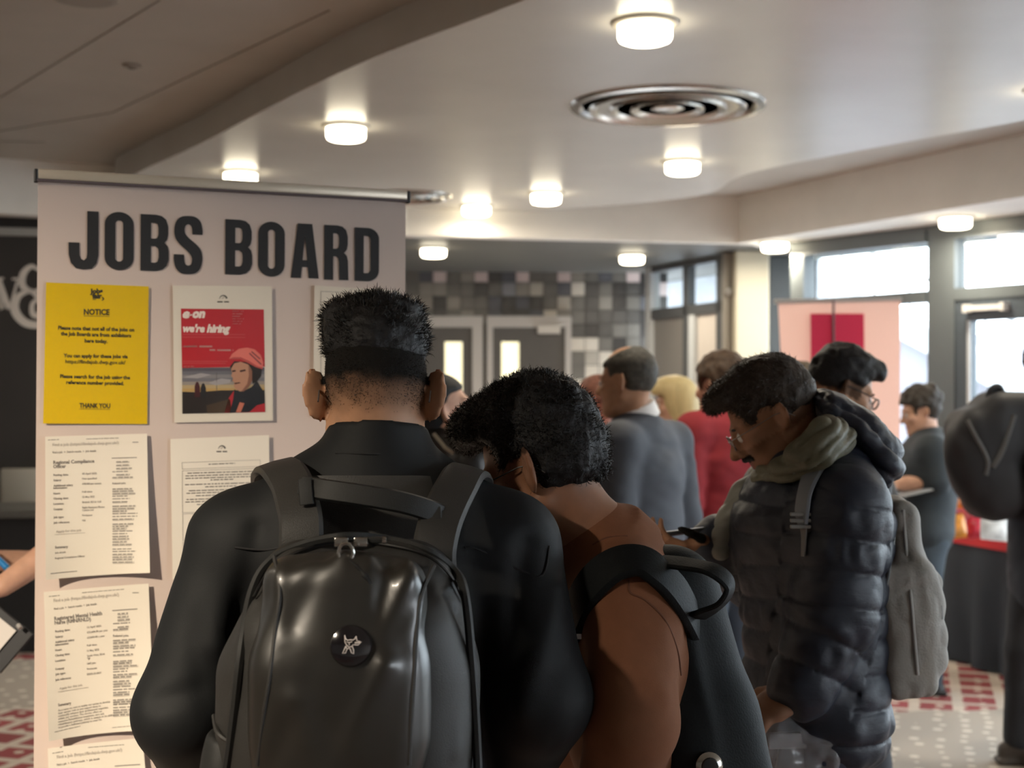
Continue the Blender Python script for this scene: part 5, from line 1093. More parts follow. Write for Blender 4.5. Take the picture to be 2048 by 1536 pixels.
M_nyl = mat('black_nylon', (.011, .0115, .011), .6, spec=.35, bump=.15, bscale=800); M_gloss = mat('glossy_black_coating', (.016, .0145, .011), .36, spec=.75, coat=.15, noise=.1, nscale=8)
M_twill = mat('charcoal_twill', (.022, .021, .019), .55, spec=.4, bump=.2, bscale=700); M_chrome = mat('dark_chrome', (.38, .36, .33), .2, metal=.9)
# ---- glossy backpack
jk = part(m1, 'softshell_jacket')
bk = thing('backpack', P(698, 1800, 1.86), 'glossy black backpack with a round fox badge, worn by the short-haired man', 'backpack')
sd = SD(); sd.box(P(692, 1540, 1.875), (.168, .080, .19), AX, .06, .02); sd.box(P(714, 1290, 1.89), (.138, .070, .142), AX, .068, .07); sd.box(P(700, 1500, 1.835), (.13, .07, .20), AX, .05, .05)
netobj('main_body', sd, .005, M_twill, bk, 2, lambda V: ridges(V, [(P(870, 1180, 1.82), P(905, 1500, 1.8), .012, .006), (P(915, 1230, 1.84), P(925, 1536, 1.83), .012, -.006), (P(520, 1190, 1.82), P(470, 1420, 1.8), .012, .005), (P(850, 1260, 1.8), P(880, 1536, 1.8), .01, -.005)])+.002*vnoise(V, 14, 3))
body1 = part(dict(t=bk), 'main_body')
fp = SD(); fp.box(P(690, 1310, 1.80), (.104, .036, .125), AX, .034, .03); fp.box(P(672, 1560, 1.785), (.102, .045, .18), AX, .04, .06); fp.ell(P(680, 1420, 1.77), (.085, .030, .19), AX, .05)
F1 = lambda V: ridges(V, [(P(835, 1105, 1.77), P(700, 1420, 1.75), .015, .015), (P(845, 1180, 1.77), P(720, 1500, 1.74), .014, .010), (P(735, 1120, 1.77), P(740, 1230, 1.75), .009, .005), (P(560, 1130, 1.77), P(570, 1280, 1.75), .012, .005), (P(650, 1120, 1.77), P(590, 1250, 1.75), .014, -.006), (P(640, 1330, 1.75), P(540, 1536, 1.74), .016, -.012),
     (P(780, 1130, 1.77), P(760, 1220, 1.75), .014, -.007), (P(600, 1400, 1.74), P(640, 1560, 1.74), .02, .010), (P(800, 1300, 1.75), P(770, 1536, 1.74), .012, -.005), (P(690, 1110, 1.77), P(690, 1180, 1.76), .010, .004), (P(770, 1330, 1.74), P(640, 1600, 1.74), .014, .012)])+.002*vnoise(V*np.array([1.6, 1, .7]), 13, 3)
front1 = netobj('front_panel', fp, .004, M_gloss, bk, 2, F1); front1['label'] = 'glossy creased front panel'
def tubeon(o, pts, r, lift, name, m, parent, D=None, n=7, sub=5):
    ps = smooth_pts([onto(o, q[0], q[1], lift, q[2] if len(q) > 2 else D)[0] for q in pts], sub); return MB().tube(ps, r, n).build(name, m, parent, smooth=True)
tubeon(front1, [(548, 1112), (560, 1180), (551, 1260), (540, 1350), (526, 1440), (515, 1530)], .0028, .0, 'piping', M_twill, bk, 1.79)
tubeon(front1, [(868, 1130), (842, 1190), (833, 1260), (828, 1350), (822, 1440), (818, 1530)], .0030, .0, 'piping', M_twill, bk, 1.79)
arc = [(436, 1640), (456, 1530), (470, 1420), (484, 1300), (503, 1185), (540, 1124), (608, 1090), (690, 1073), (770, 1080), (850, 1100), (905, 1140), (930, 1190), (944, 1350), (955, 1520), (958, 1640)]
tubeon(body1, arc, .0062, .001, 'piping', M_nyl, bk, 1.84)
tubeon(body1, [(x+(8 if x < 700 else -8)*(1 if y > 1110 else 0), y+14) for x, y in arc[4:-3]], .0024, .004, 'zipper', mat('zip_black', (.006, .006, .006), .3), bk, 1.83)
zp = MB()
for x in (683, 722):
    p = P(x, 1084, 1.785); zp.box(p, (.009, .005, .006), AX, .002)
o = zp.build('zip_slider', M_chrome, bk, smooth=True)
p = P(692, 1096, 1.765); MB().tube([p+Vector((.009*math.cos(a), -.002, .012*math.sin(a)-.006)) for a in np.linspace(0, 6.28, 13)[:-1]], .0026, 6, True).build('pull_ring', M_chrome, bk, smooth=True)
MB().tube(smooth_pts([p+Vector((.004, -.004, -.014)), p+Vector((.014, -.008, -.022)), p+Vector((.024, -.010, -.032)), p+Vector((.032, -.010, -.044))], 4), [.0022]*4+[.003]*4+[.0052]*4+[.005], 8).build('pull_cord', M_nyl, bk, smooth=True)
p = P(728, 1078, 1.79); MB().tube([p, p+Vector((.012, -.003, -.001)), p+Vector((.026, -.004, -.001))], [.0030, .0048, .0044], 8).build('pull_tab', M_nyl, bk, smooth=True); MB().tube([p+Vector((.024, -.004, -.001)), p+Vector((.029, -.004, -.001))], [.0052, .0048], 8).build('pull_end', M_chrome, bk, smooth=True)
# yoke, shoulder straps, grab handle
strap(jk, [(735, 1095, 1.95), (735, 1050, 1.95), (735, 1000, 1.96), (736, 955, 1.97)], [.20, .20, .195, .18], .012, .010, 'yoke', M_twill, bk)
for pts, nm in (([(590, 1190, 1.93, (0, -1, .1)), (600, 1110, 1.90, (0, -1, .1)), (602, 1045, 1.91, (0, -1, .2)), (592, 995, 1.945, (0, -1, .3)), (580, 960, 1.985, (-.1, -.8, .6)), (560, 935, 2.04, (-.2, -.4, 1)), (545, 935, 2.12, (-.3, .1, 1)), (540, 960, 2.20, (-.2, .8, .6)), (545, 1040, 2.28, (0, 1, .1)), (540, 1200, 2.30, (0, 1, 0))], 1),
                ([(880, 1210, 1.93, (0, -1, .1)), (868, 1120, 1.90, (0, -1, .1)), (876, 1060, 1.91, (0, -1, .2)), (892, 1015, 1.945, (0, -1, .3)), (912, 975, 1.985, (.1, -.8, .6)), (930, 945, 2.04, (.2, -.4, 1)), (945, 945, 2.12, (.3, .1, 1)), (950, 965, 2.20, (.2, .8, .6)), (950, 1040, 2.28, (0, 1, .1)), (955, 1200, 2.30, (0, 1, 0))], 2)):
    PS, NS = [], []
    for x, y, D, n in pts: PS.append(P(x, y, D)); NS.append(Vector(n))
    PS = smooth_pts(PS, 5); NS = [v.normalized() for v in smooth_pts(NS, 5)]
    MB().ribbon(PS, NS, .060, .013).build('shoulder_strap', M_twill, bk, smooth=True)
hp = [P(604, 972, 1.945), P(650, 980, 1.915), P(720, 990, 1.905), P(800, 1004, 1.905), P(850, 1018, 1.915), P(880, 1030, 1.93)]
MB().ribbon(smooth_pts(hp, 6), [Vector((0, -1, .25))]*31, .030, .009).build('grab_handle', M_nyl, bk, smooth=True)
for x, y, w in ((612, 985, .02), (872, 1042, .018)): MB().ribbon([P(x-2, y-26, 1.925), P(x, y, 1.915), P(x+2, y+24, 1.912)], [Vector((0, -1, .2))]*3, w, .006).build('handle_anchor', M_nyl, bk, smooth=True)
pk = SD(); pk.ell(P(462, 1580, 1.865), (.042, .060, .115), AX, .01); pk.box(P(462, 1400, 1.86), (.2, .2, .045), (Vector((.97, 0, -.22)), AX[1], Vector((.22, 0, .97))), .004, .006, 's'); netobj('bottle_pocket', pk, .005, M_nyl, bk, 1)
MB().tube(smooth_pts([P(428, 1432, 1.86), P(436, 1466, 1.81), P(466, 1486, 1.80), P(500, 1488, 1.80), P(516, 1490, 1.82)], 5), .0035, 7).build('pocket_hem', M_twill, bk, smooth=True)
bp_, bn = onto(front1, 702, 1292, .001, 1.75); bn = Vector((bn.x*.3, bn.y, bn.z*.3+.12)).normalized(); bx = UZ.cross(bn).normalized(); bz = bn.cross(bx)
bdg = MB().lathe(bp_-bn*.001, [(.0250, 0), (.0258, .003), (.0245, .006), (.018, .0088), (.009, .0103), (0, .0107)], 36, (bx, bz, bn)).build('badge', mat('badge_black_enamel', (.006, .005, .007), .10, spec=.7, coat=.8), bk, smooth=True)
eb = MB()
def epx(x, y): X = (x-756)/1536*400/1567; Z = -(y-1100)/1536*400/1567; r = math.hypot(X, Z); return bp_-bn*.001+bx*X+bz*Z+bn*(.0108-.0019*(r/.012)**2*.6)
for L, w in (([(712, 1022), (722, 1050), (735, 1060), (755, 1056), (775, 1058), (788, 1050), (798, 1030)], .0010), ([(712, 1022), (716, 1072), (730, 1095), (748, 1110), (768, 1104), (780, 1090)], .0010), ([(798, 1030), (803, 1062), (836, 1072), (812, 1094), (784, 1092)], .0012), ([(788, 1078), (830, 1074)], .0016), ([(726, 1070), (746, 1076), (770, 1070)], .0008), ([(748, 1076), (748, 1096)], .0008), ([(724, 1100), (712, 1130), (700, 1154), (722, 1152), (732, 1124), (724, 1102)], .0010), ([(772, 1106), (782, 1130), (782, 1158), (766, 1150), (756, 1122)], .0010), ([(732, 1124), (746, 1116), (756, 1122)], .0009)):
    eb.tube([epx(*q) for q in L], w*.62, 5)
eb.build('emblem', mat('cream_enamel', (.80, .72, .66), .4), bdg)
# seams of the softshell jacket
for pts in ([(672, 906), (750, 908), (862, 912)], [(1098, 1092), (1085, 1150), (1040, 1140), (960, 1100), (930, 1095)], [(470, 1095), (530, 1100), (575, 1092)]):
    tubeon(jk, pts, .0016, .0008, 'seam', mat('seam_black', (.006, .006, .007), .8), m1['t'], 2.0)
# ---- black backpack of the man in the sweatshirt
sw = part(m2, 'sweatshirt')
b2 = thing('backpack', P(1450, 1800, 2.25), 'matt black backpack with a loose webbing loop, worn by the man in rust brown', 'backpack')
M_b2 = mat('soft_black_nylon', (.0042, .0055, .0062), .68, spec=.18, noise=.1, nscale=9, bump=.2, bscale=300)
ta = (P(1350, 1130, 2.22)-P(1470, 1560, 2.22)).normalized(); ty = Vector((-.42, .90, 0)).normalized(); tb = ty.cross(ta).normalized(); ty = ta.cross(tb)
sd = SD(); sd.box(P(1345, 1420, 2.30), (.085, .145, .25), (tb, ty, ta), .06, .02); sd.box(P(1305, 1235, 2.30), (.058, .125, .115), (tb, ty, ta), .055, .06); sd.box(P(1385, 1580, 2.28), (.085, .135, .18), (tb, ty, ta), .06, .06)
netobj('main_body', sd, .006, M_b2, b2, 2, lambda V: .005*vnoise(V, 9, 2)+ridges(V, [(P(1400, 1210, 2.2), P(1470, 1500, 2.2), .010, .006), (P(1420, 1290, 2.2), P(1480, 1536, 2.2), .010, -.006), (P(1380, 1250, 2.15), P(1430, 1536, 2.15), .014, .007)]))
b2b = part(dict(t=b2), 'main_body')
PS = [(1400, 1270, 2.20, (.7, -.7, .4)), (1362, 1195, 2.11, (.6, -.8, .5)), (1322, 1150, 2.08, (.4, -.7, .8)), (1283, 1122, 2.08, (.2, -.7, .9)), (1232, 1128, 2.085, (-.2, -.8, .8)), (1185, 1165, 2.10, (-.5, -.8, .5)), (1155, 1215, 2.14, (-.8, -.6, .2)), (1140, 1275, 2.19, (-.95, -.3, 0)), (1138, 1340, 2.26, (-1, 0, -.1)), (1150, 1420, 2.32, (-1, .2, 0))]
pp = smooth_pts([P(*q[:3]) for q in PS], 6); nn = [v.normalized() for v in smooth_pts([Vector(q[3]) for q in PS], 6)]
MB().ribbon(pp, nn, .062, .016).build('shoulder_strap', M_b2, b2, smooth=True)
PS = [(1300, 1085, 2.38, (.3, -.3, 1)), (1255, 1072, 2.42, (0, -.2, 1)), (1215, 1090, 2.46, (-.4, 0, 1)), (1180, 1130, 2.50, (-.8, 0, .4))]
MB().ribbon(smooth_pts([P(*q[:3]) for q in PS], 5), [v.normalized() for v in smooth_pts([Vector(q[3]) for q in PS], 5)], .058, .014).build('shoulder_strap', M_b2, b2, smooth=True)
lp2 = [P(1318, 1122, 2.12), P(1370, 1128, 2.09), P(1425, 1140, 2.06), P(1458, 1168, 2.06), P(1448, 1200, 2.07), P(1415, 1222, 2.10), P(1392, 1232, 2.14)]
MB().ribbon(smooth_pts(lp2, 7), [v.normalized() for v in smooth_pts([Vector(q) for q in ((0, -.4, 1), (.1, -.5, 1), (.5, -.6, .8), (1, -.5, .1), (.8, -.5, -.6), (.3, -.6, -.8), (0, -.6, -.8))], 7)], .036, .008).build('grab_handle', M_b2, b2, smooth=True)
MB().box(P(1147, 1273, 2.12), (.012, .002, .004), AX, .001).build('tag', mat('white_tag', (.7, .68, .66), .5), b2)
q, n = onto(b2b, 1416, 1530, .004, 2.15); n = Vector((.1, -1, .1)).normalized(); x_ = UZ.cross(n).normalized()
bd2 = MB().lathe(q, [(.020, 0), (.021, .004), (.015, .008), (0, .010)], 24, (x_, n.cross(x_), n)).build('badge', mat('badge_silver', (.5, .48, .42), .15, metal=.9), b2, smooth=True)
MB().lathe(q+n*.0095, [(.014, -.002), (.012, .001), (0, .002)], 20, (x_, n.cross(x_), n)).build('badge_face', mat('badge_dark', (.02, .02, .02), .2), bd2)
for pts in ([(1258, 1160), (1260, 1185), (1290, 1200), (1330, 1240), (1355, 1300), (1362, 1350)], [(1185, 1090), (1215, 1075), (1255, 1072)]): tubeon(sw, pts, .0016, 0, 'seam', mat('rust_seam', (.11, .04, .018), .9), m2['t'], 2.1)
un = SD(); un.ecap(P(1203, 1082, 2.26), P(1190, 1052, 2.255), (.070, .078), (.062, .068), m2['lat'], .01, flat=True); netobj('undershirt_collar', un, .005, mat('navy_tshirt', (.03, .034, .05), .8), m2['t'])
# ---- grey backpack of the man in the puffer jacket
pf = part(m3, 'puffer_jacket')
b3 = thing('backpack', P(1790, 1370, 2.95), 'light grey backpack on the back of the puffer jacket', 'backpack')
M_b3 = mat('grey_canvas', (.30, .285, .26), .7, spec=.25, noise=.08, nscale=7, bump=.3, bscale=220)
sd = SD(); a3_ = (P(1785, 1010, 2.95)-P(1806, 1350, 2.95)).normalized(); y3 = Vector((0, 1, 0)); x3 = y3.cross(a3_).normalized()
sd.box(P(1784, 1240, 2.95), (.056, .145, .135), (x3, y3, a3_), .028, .03); sd.box(P(1786, 1100, 2.97), (.032, .115, .115), (x3, y3, a3_), .03, .05); sd.box(P(1836, 1235, 2.93), (.030, .105, .105), (x3, y3, a3_), .028, .03)
netobj('main_body', sd, .005, M_b3, b3, 1, lambda V: .005*vnoise(V, 16, 2)+.006*np.abs(vnoise(V*np.array([1, 1, .5]), 34, 7))+ridges(V, [(P(1800, 1180, 2.8), P(1850, 1150, 2.8), .006, .006), (P(1780, 1260, 2.8), P(1760, 1340, 2.8), .010, .008), (P(1845, 1110, 2.8), P(1862, 1230, 2.8), .007, .006), (P(1830, 1200, 2.8), P(1870, 1195, 2.8), .005, -.006), (P(1815, 1050, 2.8), P(1835, 1330, 2.8), .008, .005), (P(1790, 1090, 2.8), P(1770, 1330, 2.8), .012, -.006)]))
b3b = part(dict(t=b3), 'main_body')
tubeon(b3b, [(1806, 1020), (1812, 1100), (1822, 1200), (1830, 1290), (1835, 1350)], .0035, .001, 'piping', mat('grey_piping', (.38, .37, .35), .6), b3, 2.85)
tubeon(b3b, [(1790, 1060), (1776, 1150), (1765, 1210)], .004, .001, 'zipper', mat('zip_grey', (.09, .09, .09), .4), b3, 2.85)
MB().ribbon(smooth_pts([P(1858, 1200, 2.84), P(1872, 1222, 2.84), P(1866, 1250, 2.84), P(1850, 1300, 2.85), P(1838, 1352, 2.86)], 5), [Vector((.6, -.8, 0))]*21, .022, .004).build('compression_strap', mat('grey_webbing', (.16, .155, .15), .7), b3)
MB().box(P(1873, 1224, 2.83), (.012, .008, .016), (x3, y3, a3_), .004).build('buckle', mat('grey_plastic', (.22, .22, .21), .4), b3, smooth=True)
M_web = mat('blue_grey_strap', (.15, .165, .185), .7, bump=.15, bscale=500)
strap(pf, [(1668, 900, 2.80, (.1, -.7, .7)), (1650, 912, 2.72), (1630, 945, 2.68), (1616, 985, 2.66), (1610, 1020, 2.65), (1611, 1048, 2.65)], [.046, .050, .047, .044, .040, .024], .009, .007, 'shoulder_strap', M_web, b3)
strap(pf, [(1611, 1048), (1612, 1075), (1611, 1112)], [.022, .014, .010], .004, .006, 'webbing', MATS['grey_webbing'], b3)
q, n = onto(pf, 1612, 1040, .014, 2.65)
for dz in (-.012, 0, .012): MB().box(q+UZ*dz, (.020, .005, .0035), AX, .002).build('ladder_lock', MATS['grey_plastic'], b3)
# phone of the man in the puffer jacket
w3 = m3['j']['wrR']; d3 = Vector((-.95, -.15, -.10)).normalized(); n3 = Vector((.1, .2, 1)); nA = (n3-d3*n3.dot(d3)).normalized(); yA = nA.cross(d3)
ph = thing('phone', w3+d3*.098+nA*.030, 'phone held low by the man in the puffer jacket', 'phone'); A_ = (d3,)
MB().box(ph.location, (.072, .036, .004), (A_[0], yA, nA), .003).build('case', mat('phone_black', (.02, .02, .022), .3), ph, smooth=True); MB().box(ph.location+nA*.0042, (.066, .032, .0006), (A_[0], yA, nA)).build('screen', mat('phone_screen', (.55, .58, .62), .2, emit=.25), ph)
# clear carrier bag
pb = thing('carrier_bag', P(1585, 1680, 2.74), 'clear crumpled plastic bag with a grey folder, in the puffer jacket man\'s hand', 'bag')
def clearm():
    m = bpy.data.materials.new('clear_film'); m.use_nodes = True; nt = m.node_tree; nt.nodes.clear(); o = nt.nodes.new('ShaderNodeOutputMaterial'); a = nt.nodes.new('ShaderNodeMixShader'); t = nt.nodes.new('ShaderNodeBsdfTransparent'); g = nt.nodes.new('ShaderNodeBsdfPrincipled')
    g.inputs['Base Color'].default_value = (.55, .55, .56, 1); g.inputs['Roughness'].default_value = .18; g.inputs['Specular IOR Level'].default_value = .9; t.inputs[0].default_value = (.93, .93, .94, 1); a.inputs[0].default_value = .30
    nt.links.new(t.outputs[0], a.inputs[1]); nt.links.new(g.outputs[0], a.inputs[2]); nt.links.new(a.outputs[0], o.inputs[0]); return m
sd = SD(); sd.box(P(1590, 1590, 2.76), (.088, .026, .130), AX, .022, .02); sd.box(P(1535, 1470, 2.76), (.045, .018, .045), AX, .016, .05); sd.box(P(1650, 1445, 2.76), (.03, .016, .03), AX, .015, .04)
netobj('film', sd, .005, clearm(), pb, 1, lambda V: .009*np.abs(vnoise(V, 22, 3))+.007*vnoise(V, 45, 5)-.004)
MB().box(P(1610, 1590, 2.76), (.066, .008, .10), (Vector((.98, 0, -.15)), AX[1], Vector((.15, 0, .98))), .004).build('folder', mat('grey_folder', (.10, .10, .105), .5), pb)
MB().box(P(1592, 1480, 2.755), (.055, .006, .016), (Vector((.99, 0, .03)), AX[1], UZ), .003).build('card_edge', mat('pale_card', (.22, .22, .22), .6), pb)
# ---- pink banner at the windows
D8 = 7.9
pk_ = thing('roll_up_banner', P(1680, 900, D8), 'pale pink roll-up banner with a crimson square, standing before the front windows', 'banner'); pk_.location.z = 0
def transl(name, c, k=.45):
    m = bpy.data.materials.new(name); m.use_nodes = True; nt = m.node_tree; o = nt.nodes['Material Output']; b = nt.nodes['Principled BSDF']; b.inputs['Base Color'].default_value = (*c, 1); b.inputs['Roughness'].default_value = .6
    t = nt.nodes.new('ShaderNodeBsdfTranslucent'); t.inputs[0].default_value = (*c, 1); x = nt.nodes.new('ShaderNodeMixShader'); x.inputs[0].default_value = k
    nt.links.new(b.outputs[0], x.inputs[1]); nt.links.new(t.outputs[0], x.inputs[2]); nt.links.new(x.outputs[0], o.inputs[0]); return m
c4 = [P(1556, 605, D8), P(1800, 600, D8), P(1798, 1292, D8), P(1592, 1296, D8)]
ng = 8; v = []; f = []
for i in range(ng+1):
    for j_ in range(ng+1):
        a, b_ = i/ng, j_/ng; q = c4[0].lerp(c4[1], a).lerp(c4[3].lerp(c4[2], a), b_); v.append(q+Vector((0, .012*math.sin(a*5+b_*2), 0)))
f = [(i*(ng+1)+k, (i+1)*(ng+1)+k, (i+1)*(ng+1)+k+1, i*(ng+1)+k+1) for i in range(ng) for k in range(ng)]
o = MB().add(v, f).build('panel', transl('pink_vinyl', (.80, .50, .41)), pk_); o.data.shade_smooth()
MB().prism([P(1621, 627, D8-.03), P(1728, 627, D8-.03), P(1729, 738, D8-.03), P(1622, 738, D8-.03)], (0, .004, 0)).build('crimson_square', transl('crimson_print', (.72, .025, .10), .3), pk_)
MB().tube([c4[0]+Vector((-.02, 0, .005)), c4[1]+Vector((.01, 0, .005))], .014, 8).build('top_rail', M_al, pk_)
MB().tube([P(1667, 600, D8-.05), P(1668, 1300, D8-.05)], .007, 8).build('pole', mat('dark_pole', (.12, .07, .08), .4), pk_)
MB().box((pk_.location.x, pk_.location.y, .05), (.33, .09, .05), AX, .02).build('base_cassette', M_al, pk_, smooth=True)
# ---- snack table on the right
A0 = PZ(1838, 1052, .745); A1 = PZ(2120, 1100, .745); tx = (A1-A0).normalized(); tn = Vector((-tx.y, tx.x, 0)); tl = (A1-A0).length
tb_ = thing('display_table', A0+tx*tl/2+tn*.35-UZ*.745, 'table under a black cloth with a red runner by the right-hand windows', 'table')
def tp(a, b_, z): return A0+tx*a+tn*b_+UZ*(z-A0.z)
M_clo = mat('black_tablecloth', (.016, .022, .030), .85, noise=.1, nscale=4)
v = []; f = []; n_ = 60; per = [(k/15*tl, 0) for k in range(15)]+[(tl, k/10*.7) for k in range(10)]+[(tl-k/15*tl, .7) for k in range(15)]+[(0, .7-k/10*.7) for k in range(10)]; n_ = len(per)
for r_, z in enumerate((.745, .60, .30, .01)):
    for k, (a, b_) in enumerate(per):
        fl_ = r_*.012*math.sin(k*1.9)+r_*.008; ca, cb = a-tl/2, b_-.35; v.append(tp(tl/2+ca*(1+fl_/tl*2), .35+cb*(1+fl_/.35), z))
f = [(r_*n_+k, r_*n_+(k+1) % n_, (r_+1)*n_+(k+1) % n_, (r_+1)*n_+k) for r_ in range(3) for k in range(n_)]+[tuple(range(n_))]
MB().add(v, f).build('cloth', M_clo, tb_, smooth=True)
f_ = MB(); a_, b_, c_, d_ = tp(.10, -.012, .75), tp(tl-.25, -.012, .75), tp(tl-.25, .55, .75), tp(.10, .55, .75); f_.prism([a_, b_, c_, d_], UZ*.004); f_.prism([tp(.10, -.016, .75), tp(tl-.25, -.016, .75), tp(tl-.25, -.020, .69), tp(.10, -.020, .685)], tn*.004); f_.build('red_runner', mat('red_cloth', (.55, .02, .025), .8), tb_)
def pouch(px, py, D, w, h_, col, lab, nm='snack_packet', tilt=0, cat='snack', rest=.757):
    p = P(px, py, D); p.z = rest+h_*.5*math.cos(tilt)*.97+w*.5*abs(math.sin(tilt)); t = thing(nm, p, lab, cat); c = math.cos(tilt); s_ = math.sin(tilt); X = Vector((c, 0, s_)); Z = Vector((-s_, .25, c)).normalized(); Y = Z.cross(X)
    m = mat('wrap_%d_%d' % (px, py), col, .3, spec=.5, noise=.25, nscale=25); nu = 6; vv = []; 
    for sg2 in (-1, 1):
        for i in range(nu+1):
            for k in range(nu+1):
                a, b2_ = i/nu*2-1, k/nu*2-1; vv.append(p+X*a*w/2*(1-.06*abs(b2_)**4)+Z*b2_*h_/2+Y*sg2*.022*max(0, (1-a*a)*(1-b2_**4))**.6)
    k_ = (nu+1)**2; ff = [(o2+i*(nu+1)+k, o2+(i+1)*(nu+1)+k, o2+(i+1)*(nu+1)+k+1, o2+i*(nu+1)+k+1) for o2 in (0, k_) for i in range(nu) for k in range(nu)]
    MB().add(vv, ff).build('wrapper', m, t, smooth=True)
    for sg2 in (-1, 1): MB().bar(p+Z*sg2*h_*.49-X*w*.47, p+Z*sg2*h_*.49+X*w*.47, .004, .012, up=Y).build('sealed_edge', m, t)
tz = lambda py: None
st_ = thing('display_stand', P(1925, 1040, 8.12), 'low red display stand at the back of the snack table', 'stand'); st_.location.z = .75
q_ = st_.location; MB().box((q_.x, q_.y, .815), (.20, .075, .062), (tx, tn, UZ), .006).build('base', mat('stand_red', (.42, .02, .03), .5), st_); MB().box((q_.x+tn.x*.07, q_.y+tn.y*.07, .92), (.20, .02, .05), (tx, tn, UZ), .004).build('back_board', MATS['stand_red'], st_)
for px, py, D, w, h_, col, lab, ti, rs in ((1904, 1000, 8.08, .13, .17, (.75, .25, .03), 'orange snack packet standing on the left of the red stand', .08, .882), (1950, 1010, 8.08, .11, .13, (.80, .38, .03), 'amber snack packet leaning beside the orange packet', -.15, .882), (1910, 1040, 7.62, .12, .13, (.80, .33, .05), 'pale orange packet standing in front of the red stand', .1, .757), (1952, 1040, 7.66, .09, .11, (.60, .03, .06), 'small red packet between the orange packets and the white pouch', .1, .757), (1990, 1040, 7.5, .16, .13, (.78, .80, .80), 'white shiny pouch at the right of the snack table', -.1, .757)): pouch(px, py, D, w, h_, col, lab, 'snack_packet', ti, 'snack', rs)
for (a, b_, w, l, col, lab, nm, cat, hh) in ((.36, .07, .05, .14, (.85, .50, .04), 'yellow flat bar lying on the front of the red runner', 'snack_bar', 'snack', .02), (.52, .05, .045, .12, (.85, .62, .10), 'pale yellow bar lying right of the yellow bar', 'snack_bar', 'snack', .018), (.68, .08, .05, .10, (.80, .38, .05), 'orange bar lying at the right on the red runner', 'snack_bar', 'snack', .02), (.45, .16, .10, .26, (.10, .08, .08), 'dark tray behind the snack bars', 'tray', 'tray', .02)):
    q = tp(a, b_, .764); t = thing(nm, q, lab, cat); MB().box(q, (l/2, w/2, hh/2), (tx, tn, UZ), .008).build('body' if nm != 'tray' else 'base', mat('bar_%d' % int(a*100), col, .4), t, smooth=True)
    for e in (-1, 1): MB().box(q+tx*e*(l/2+.006), (.009, w*.46, .003), (tx, tn, UZ)).build('sealed_edge' if nm != 'tray' else 'rim', MATS['bar_%d' % int(a*100)], t)
# tablet
tq = P(1822, 984, 7.12); tt_ = thing('tablet', tq, 'thin pale tablet held by the woman in the black T-shirt', 'tablet'); X = Vector((.96, .1, .22)).normalized(); Y = Vector((-.1, 1, 0)); Y = (Y-X*Y.dot(X)).normalized(); Z = X.cross(Y)
MB().box(tq, (.12, .085, .006), (X, Y, Z), .004).build('case', mat('tablet_grey', (.30, .30, .29), .35), tt_, smooth=True); MB().box(tq+Z*.0065, (.11, .075, .0006), (X, Y, Z)).build('screen', mat('tablet_screen', (.4, .42, .45), .15), tt_)
# ---- bulky backpack at the right edge
b4 = thing('backpack', P(1980, 1030, 5.85), 'bulky dark backpack at the right edge of the picture', 'backpack'); M_b4 = mat('charcoal_backpack', (.020, .021, .024), .6, spec=.35, noise=.15, nscale=8)
sd = SD(); sd.box(P(1972, 925, 5.85), (.115, .16, .235), (Vector((.97, 0, .22)), AX[1], Vector((-.22, 0, .97))), .085, .03); sd.box(P(2010, 850, 5.85), (.11, .15, .14), AX, .07, .06); sd.ell(P(1930, 935, 5.82), (.07, .12, .17), (Vector((.97, 0, .25)), AX[1], Vector((-.25, 0, .97))), .04)
netobj('main_body', sd, .008, M_b4, b4, 1, lambda V: .006*vnoise(V, 9, 2))
b4b = part(dict(t=b4), 'main_body')
tubeon(b4b, [(1935, 840), (1950, 870), (1975, 920), (1972, 950)], .010, .0, 'compression_strap', mat('strap_grey', (.08, .08, .08), .6), b4, 5.7); tubeon(b4b, [(2028, 830), (2005, 900), (1985, 935)], .012, .0, 'shoulder_strap', MATS['strap_grey'], b4, 5.7)
MB().tube(smooth_pts([P(1976, 812, 5.8), P(1982, 782, 5.8), P(1998, 776, 5.8), P(2008, 800, 5.8)], 5), .018, 8).build('grab_handle', M_b4, b4, smooth=True)
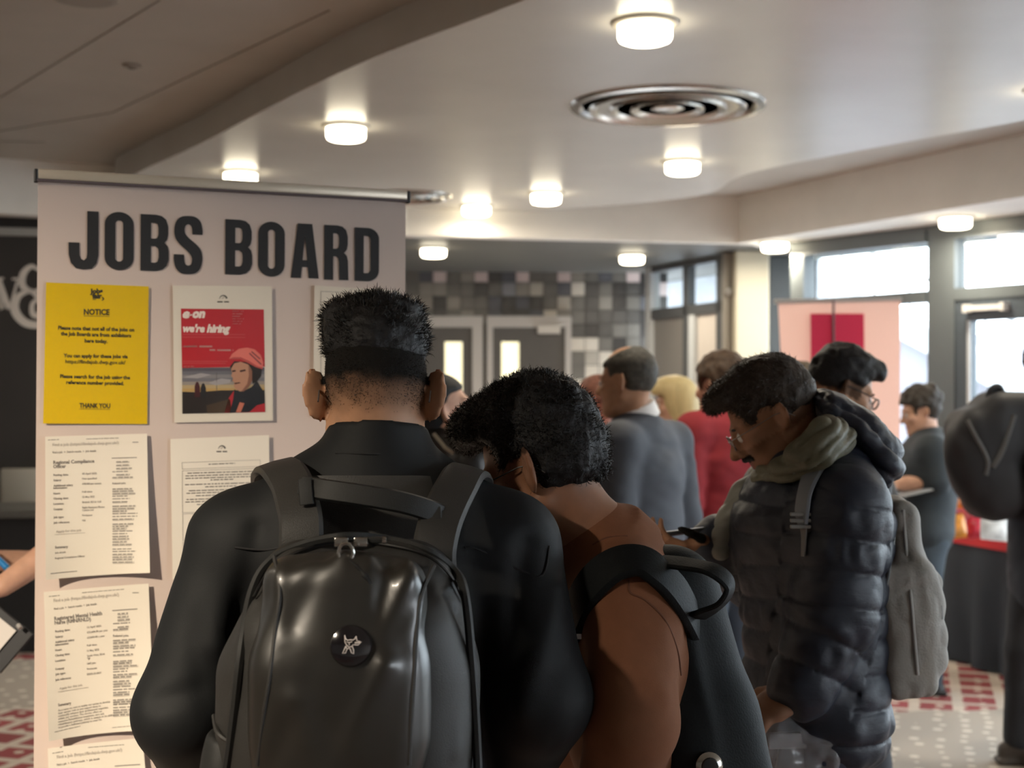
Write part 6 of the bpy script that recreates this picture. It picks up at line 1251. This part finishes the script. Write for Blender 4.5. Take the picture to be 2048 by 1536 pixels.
# ---- left edge: bar counter, chair back, folder
ct = thing('counter', P(40, 1015, 8.5), 'black bar counter with a grey top beyond the left edge of the banner', 'counter'); ct.location.z = 0
q0, q1 = P(-260, 1000, 8.3), P(330, 1000, 8.7); cx_ = (q1-q0); cx_.z = 0; cw = cx_.length; cx_.normalize(); cy_ = Vector((-cx_.y, cx_.x, 0)); cm = (q0+q1)/2
MB().box((cm.x, cm.y, .82), (cw/2+.03, .32, .025), (cx_, cy_, UZ), .008).build('worktop', mat('grey_worktop', (.10, .098, .09), .4), ct); MB().box((cm.x, cm.y, .40), (cw/2, .28, .395), (cx_, cy_, UZ), .005).build('front_panel', mat('counter_black', (.008, .008, .009), .6), ct)
ch = thing('chair', P(48, 1000, 9.28), 'pale grey chair back showing behind the counter at the left', 'chair'); ch.location.z = 0; cxy = ch.location
MB().box((cxy.x, cxy.y, .86), (.15, .018, .17), (cx_, cy_, UZ), .017).build('backrest', mat('pale_chair', (.34, .31, .26), .6), ch, smooth=True); MB().box((cxy.x, cxy.y-.20, .45), (.21, .20, .02), (cx_, cy_, UZ), .015).build('seat', MATS['pale_chair'], ch, smooth=True)
for e in (-1, 1):
    for k in (-.02, -.36): MB().tube([(cxy.x+e*.18, cxy.y+k, .44), (cxy.x+e*.20, cxy.y+k, 0)], .012, 8).build('leg', M_al, ch)
    MB().tube([(cxy.x+e*.13, cxy.y-.005, .44), (cxy.x+e*.13, cxy.y+.0, .75)], .011, 8).build('back_post', M_al, ch)
fo = thing('clipboard', P(8, 1262, 3.4), 'black clipboard with a white sheet at the left edge of the picture', 'clipboard'); X = Vector((.86, .1, -.50)).normalized(); Z = Vector((.45, -.35, .82)); Z = (Z-X*Z.dot(X)).normalized(); Y = Z.cross(X)
X, Z = P(50, 1240, 3.4)-P(0, 1200, 3.4), P(0, 1320, 3.38)-P(50, 1245, 3.4); X.normalize(); Z = (Z-X*Z.dot(X)).normalized(); N_ = X.cross(Z)
MB().box(P(-10, 1272, 3.4), (.07, .06, .004), (X, Z, N_), .003).build('board', mat('clip_black', (.012, .012, .014), .4), fo); MB().box(P(-22, 1268, 3.39), (.045, .045, .001), (X, Z, N_)).build('sheet', mat('clip_paper', (.62, .58, .54), .6), fo); MB().tube([P(36, 1250, 3.385), P(41, 1256, 3.38)], .006, 8).build('clip', M_al, fo)
pe = thing('pen', P(6, 1128, 3.7), 'bright blue pen in a hand at the left edge of the picture', 'pen'); MB().tube([P(-22, 1100, 3.7), P(14, 1136, 3.68)], [.008, .009], 10).build('barrel', mat('blue_plastic', (.02, .22, .55), .3), pe, smooth=True); MB().tube([P(14, 1136, 3.68), P(24, 1146, 3.68)], [.009, .003], 10).build('cap', mat('blue_plastic'if 0 else 'pale_blue_plastic', (.10, .38, .62), .3), pe, smooth=True)
